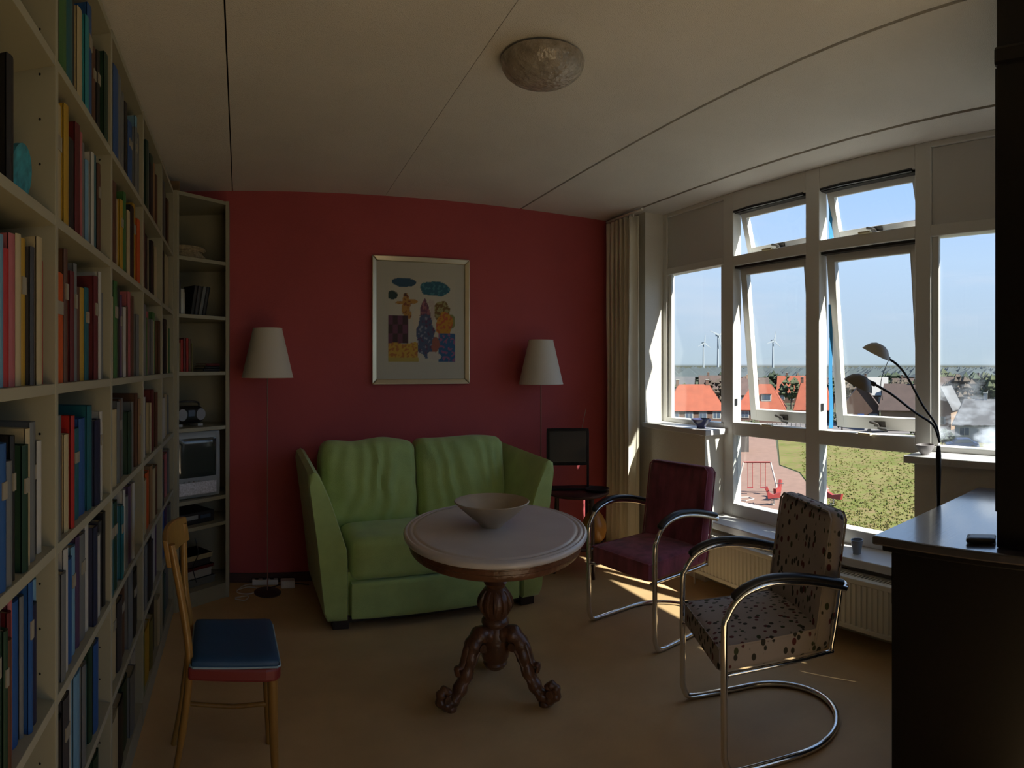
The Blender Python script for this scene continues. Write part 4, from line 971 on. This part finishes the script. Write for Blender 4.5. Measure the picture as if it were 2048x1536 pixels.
house('tan brick house with white gable trim behind the lamp arms', 1800, 99, 6.4, 8, 3.6, 7.4, mat('tan_brick', (.14, .09, .06), .9, var=.1, vs=1), TILE_B, -.2, 3, None, 0, False, (.8,), (), 'brown houses right of the middle post')
house('low house with sandy end wall beside the right window post', 1882, 101, 3.4, 6, 3.8, 7.0, BRICK_Y, TILE_G, -.3, 1, None, 0, True, (), (), 'houses in the right pane')
house('white bungalow with grey roof in the right fixed pane', 1968, 84, 8.0, 8, 2.6, 5.6, WHW, TILE_G, -.05, 3, None, .12, False, (.5,), (), 'houses in the right pane')
# fence and shed by the road
o = MB()
for k in range(22):
    a = pol(1450 + k * 9.5, gd(858)); o.box(a.x - .06, a.y - .06, GZ, a.x + .06, a.y + .06, GZ + 1.0)
for k in range(21):
    a = pol(1450 + k * 9.5, gd(858)); b = pol(1450 + (k + 1) * 9.5, gd(858))
    for z in (.35, .8): o.tube([(a.x, a.y, GZ + z), (b.x, b.y, GZ + z)], .05, 4)
o = o.build('rail_fence', mat('grey_fence', (.14, .13, .12), .8)); tag(o, 'low grey rail fence along the road in front of the houses', 'fence')
def car(lab, px, r, col, yaw):
    t = thing('car', lab, 'car', pol(px, r, GZ + .05), -(px - PX) / F + yaw, 'cars parked by the road')
    m = MB(); m.prism([(-2.1, .35), (-2.05, .85), (-1.2, .95), (-.6, 1.45), (.9, 1.45), (1.6, .95), (2.1, .8), (2.15, .35)], 0, 1.7, 'y'); m.build('body', mat('car_paint_' + lab.split()[0], col, .2), t, bev=.05)
    m = MB(); m.prism([(-1.05, .97), (-.55, 1.38), (.82, 1.38), (1.35, .97)], -.01, 1.71, 'y'); m.build('windows', WG, t)
    for x in (-1.3, 1.3):
        for y in (.0, 1.55): MB().tube([(x, y - .02, .32), (x, y + .17, .32)], .32, 14).build('wheel', BLACK, t)
car('white parked car in front of the blue-doored house', 1755, 97, (.33, .33, .33), .1)
car('dark blue parked car in front of the white bungalow', 1925, 76, (.04, .06, .12), .15)

# trees
BARK = mat('tree_bark', (.10, .07, .05), .9)
def leafm(n, c): return mat(n, c, .9, var=.35, vs=.5)
LV = [leafm('dull_green_crown', (.045, .055, .025)), leafm('brown_crown', (.06, .045, .033)), leafm('dark_green_crown', (.025, .038, .02))]
def tree(lab, px, r, h, w, m_, seed, grp_):
    t = thing('tree', lab, 'tree', pol(px, r, GZ), 0, grp_); rg = random.Random(seed)
    MB().tube([(0, 0, 0), (0, 0, h * .5)], [w * .05, w * .03], 6).build('trunk', BARK, t)
    m = MB()
    for k in range(60):
        a = rg.uniform(0, 2 * PI); u_ = rg.uniform(-1, 1); q = rg.uniform(.5, 1) ; s = w * .13 * rg.uniform(.6, 1.3)
        c = Vector((math.cos(a) * math.sqrt(1 - u_ * u_) * w / 2 * q, math.sin(a) * math.sqrt(1 - u_ * u_) * w / 2 * q, h * .62 + u_ * h * .36 * q))
        vs = [c + Vector((rg.uniform(.7, 1.2) * s * x, rg.uniform(.7, 1.2) * s * y, rg.uniform(.7, 1.2) * s * z)) for x, y, z in ((1, 0, 0), (-1, 0, 0), (0, 1, 0), (0, -1, 0), (0, 0, 1), (0, 0, -1))]
        m.add(vs, [(0, 2, 4), (2, 1, 4), (1, 3, 4), (3, 0, 4), (2, 0, 5), (1, 2, 5), (3, 1, 5), (0, 3, 5)])
    m.build('crown', m_, t); return t
TR = [(1362, 150, 6.5, 6, 0, 'dull green tree above the left orange roof'), (1428, 140, 8, 5, 1, 'bare brown tree beside the left window post'), (1445, 200, 8, 8, 2, 'dark tree behind the left window post'), (1500, 190, 8, 9, 1, 'brown tree above the left open sash'),
      (1545, 210, 8, 9, 2, 'dark green tree behind the dormer house'), (1583, 150, 8.2, 6, 0, 'green tree between the two orange roofs'), (1606, 200, 8.5, 8, 1, 'brown tree beside the middle window post'), (1668, 150, 8, 5, 2, 'dark tree just right of the middle post'),
      (1700, 135, 7.6, 6, 1, 'brown bushy tree behind the blue-doored house'), (1775, 190, 8.5, 9, 2, 'dark tree behind the upper lamp shade'), (1805, 150, 7.6, 7, 1, 'brown tree behind the lamp arm'), (1826, 140, 7.8, 5, 0, 'green tree beside the right window post'),
      (1880, 190, 9, 10, 0, 'green tree at the left of the right pane'), (1915, 130, 8.6, 7, 1, 'brown bare-looking tree behind the white bungalow'), (1940, 160, 9, 9, 2, 'dark tree beyond the bungalow chimney'), (1978, 150, 9, 8, 0, 'green tree beside the dark cabinet edge')]
for k, (px, r, h, w, c, lab) in enumerate(TR): tree(lab, px, r, h, w, LV[c], k, 'trees among the houses')
for k, (px, r, h, w, c, lab) in enumerate(((1684, 99, 3.0, 3.0, 2, 'dark green shrub left of the blue-doored house'), (1830, 90, 2.6, 3.0, 0, 'green shrub beside the right window post'), (1885, 80, 2.2, 2.8, 2, 'dark shrub left of the white bungalow'), (1500, 96, 2.2, 3, 0, 'small green shrub below the dormer house'))):
    tree(lab, px, r, h, w, LV[c], 40 + k, 'shrubs by the road')
# distant woods: a ragged band too far away to count
m = MB(); rg = random.Random(9)
for k in range(420):
    px = 1250 + k * 1.9 + rg.uniform(-2, 2); r = rg.uniform(420, 1100); s = rg.uniform(8, 16); h = rg.uniform(7.5, 10.2) if r < 800 else rg.uniform(9, 11); c = pol(px, r, GZ)
    vs = [c + Vector((s * x, s * y, h * z)) for x, y, z in ((1, 0, .3), (-1, 0, .35), (0, 1, .3), (0, -1, .3), (rg.uniform(-.3, .3), 0, 1), (0, 0, -.02))]
    m.add(vs, [(0, 2, 4), (2, 1, 4), (1, 3, 4), (3, 0, 4), (2, 0, 5), (1, 2, 5), (3, 1, 5), (0, 3, 5)])
o = m.build('distant_woods', mat('hazy_woods', (.040, .052, .056), .95, var=.2, vs=.02)); tag(o, 'hazy band of far woods along the horizon', 'woods', kind='stuff')
# wind turbines
TW = mat('turbine_white', (.19, .22, .25), .5)
def turbine(lab, px, r, h, ro):
    t = thing('wind_turbine', lab, 'wind turbine', pol(px, r, GZ), -(px - PX) / F + .5, 'wind turbines on the horizon')
    MB().tube([(0, 0, 0), (0, 0, h)], [2.0, 1.0], 10).build('tower', TW, t); m = MB(); m.box(-1.4, -4, h - 1.2, 1.4, 5, h + 1.6); m.build('nacelle', TW, t)
    for k in range(3):
        a = ro + k * 2 * PI / 3; d = Vector((math.sin(a), 0, math.cos(a))); e = Vector((math.cos(a), 0, -math.sin(a)))
        c = Vector((0, -4.6, h)); v = []
        for f_, w_ in ((0, .8), (.15, 1.5), (1, .25)):
            for s in (-1, 1):
                for y in (-.25, .25): v.append(c + d * (f_ * h * .30) + e * (w_ * s) + Vector((0, y, 0)))
        fs = [(0, 1, 3, 2), (8, 10, 11, 9)]
        for b in (0, 4): fs += [(b, b + 2, b + 6, b + 4), (b + 1, b + 5, b + 7, b + 3), (b, b + 4, b + 5, b + 1), (b + 2, b + 3, b + 7, b + 6)]
        MB().add(v, fs).build('blade', TW, t)
turbine('wind turbine against the left window post', 1436, 900, 56, .9)
turbine('wind turbine in the middle of the left fixed pane', 1407, 1200, 56, .1)
turbine('wind turbine seen through the left open sash', 1546, 950, 50, 2.3)
# playground
PR = mat('red_play_paint', (.22, .028, .025), .5)
sw = thing('swing_frame', 'white and red swing frame on the pink paving below', 'swing', pol(1514, gd(990), GZ + .06), -.85, None)
WPL = mat('white_play_paint', (.36, .31, .28), .5)
m = MB()
m.tube([(-1.75, -.5, 0), (-1.1, 0, 2.6)], .07, 6); m.tube([(-1.75, .9, 0), (-1.1, 0, 2.6)], .07, 6); m.build('frame_leg', WPL, sw); m = MB(); m.tube([(1.75, -.5, 0), (1.1, 0, 2.6)], .07, 6); m.tube([(1.75, .9, 0), (1.1, 0, 2.6)], .07, 6)
m.build('frame_leg', WPL, sw)
m = MB(); m.tube([(-1.1, 0, 2.6), (1.1, 0, 2.6)], .07, 6); m.build('top_bar', PR, sw)
for x in (-.55, .5):
    m = MB(); m.tube([(x - .2, 0, 2.6), (x - .2, 0, .55)], .02, 4); m.tube([(x + .2, 0, 2.6), (x + .2, 0, .55)], .02, 4); m.box(x - .24, -.12, .5, x + .24, .12, .56); m.build('swing_seat', PR, sw)
for k, (px, py, s) in enumerate(((1556, 1000, 1.0), (1664, 1012, 1.2), (1545, 1012, .7))):
    t = thing('spring_rider', ('red spring rider at the edge of the paving left of the grey armchair', 'red spring rider beside the grass above the grey armchair back', 'smaller red spring rider beside the swing frame')[k], 'play equipment', pol(px, gd(py), GZ + .06), .4 + k)
    m = MB(); m.tube([(.14 * math.cos(a), .14 * math.sin(a), .02 + a * .018) for a in [i * .6 for i in range(42)]], .03, 5); m.build('spring', GREYM, t)
    m = MB(); m.prism([(-.8 * s, .55), (-.9 * s, 1.0), (-.5 * s, .9), (-.1 * s, .8), (.3 * s, .95), (.55 * s, 1.45), (.85 * s, 1.3), (.6 * s, .9), (.5 * s, .5)], -.12, .12, 'y'); m.build('rider_body', PR, t, bev=.02)
    m = MB(); m.tube([(.42 * s, -.35, 1.15), (.42 * s, .35, 1.15)], .03, 6); m.build('handlebar', GREYM, t)
o = MB().tube([(0, 0, .04), (.9, 0, .04), (1.1, .7, .04), (.5, 1.2, .04), (-.2, .8, .04)], .05, 6, closed=True).build('sand_ring', mat('white_play_paint', (.36, .31, .28), .5), loc=pol(1492, gd(1004), GZ + .06)); tag(o, 'low white ring of kerb on the paving below the swing frame', 'kerb')
o = thing('garden_wall', 'dark wooden shed end beside the paving behind the left lower pane', 'shed', pol(1478, gd(905), GZ), -.8)
box('wall', (-1.6, 0, 0, 1.2, 2.2, 2.3), mat('shed_grey', (.065, .055, .05), .8), o); box('roof', (-1.8, -.2, 2.3, 1.4, 2.4, 2.45), TILE_G, o)
o.name = 'garden_shed'
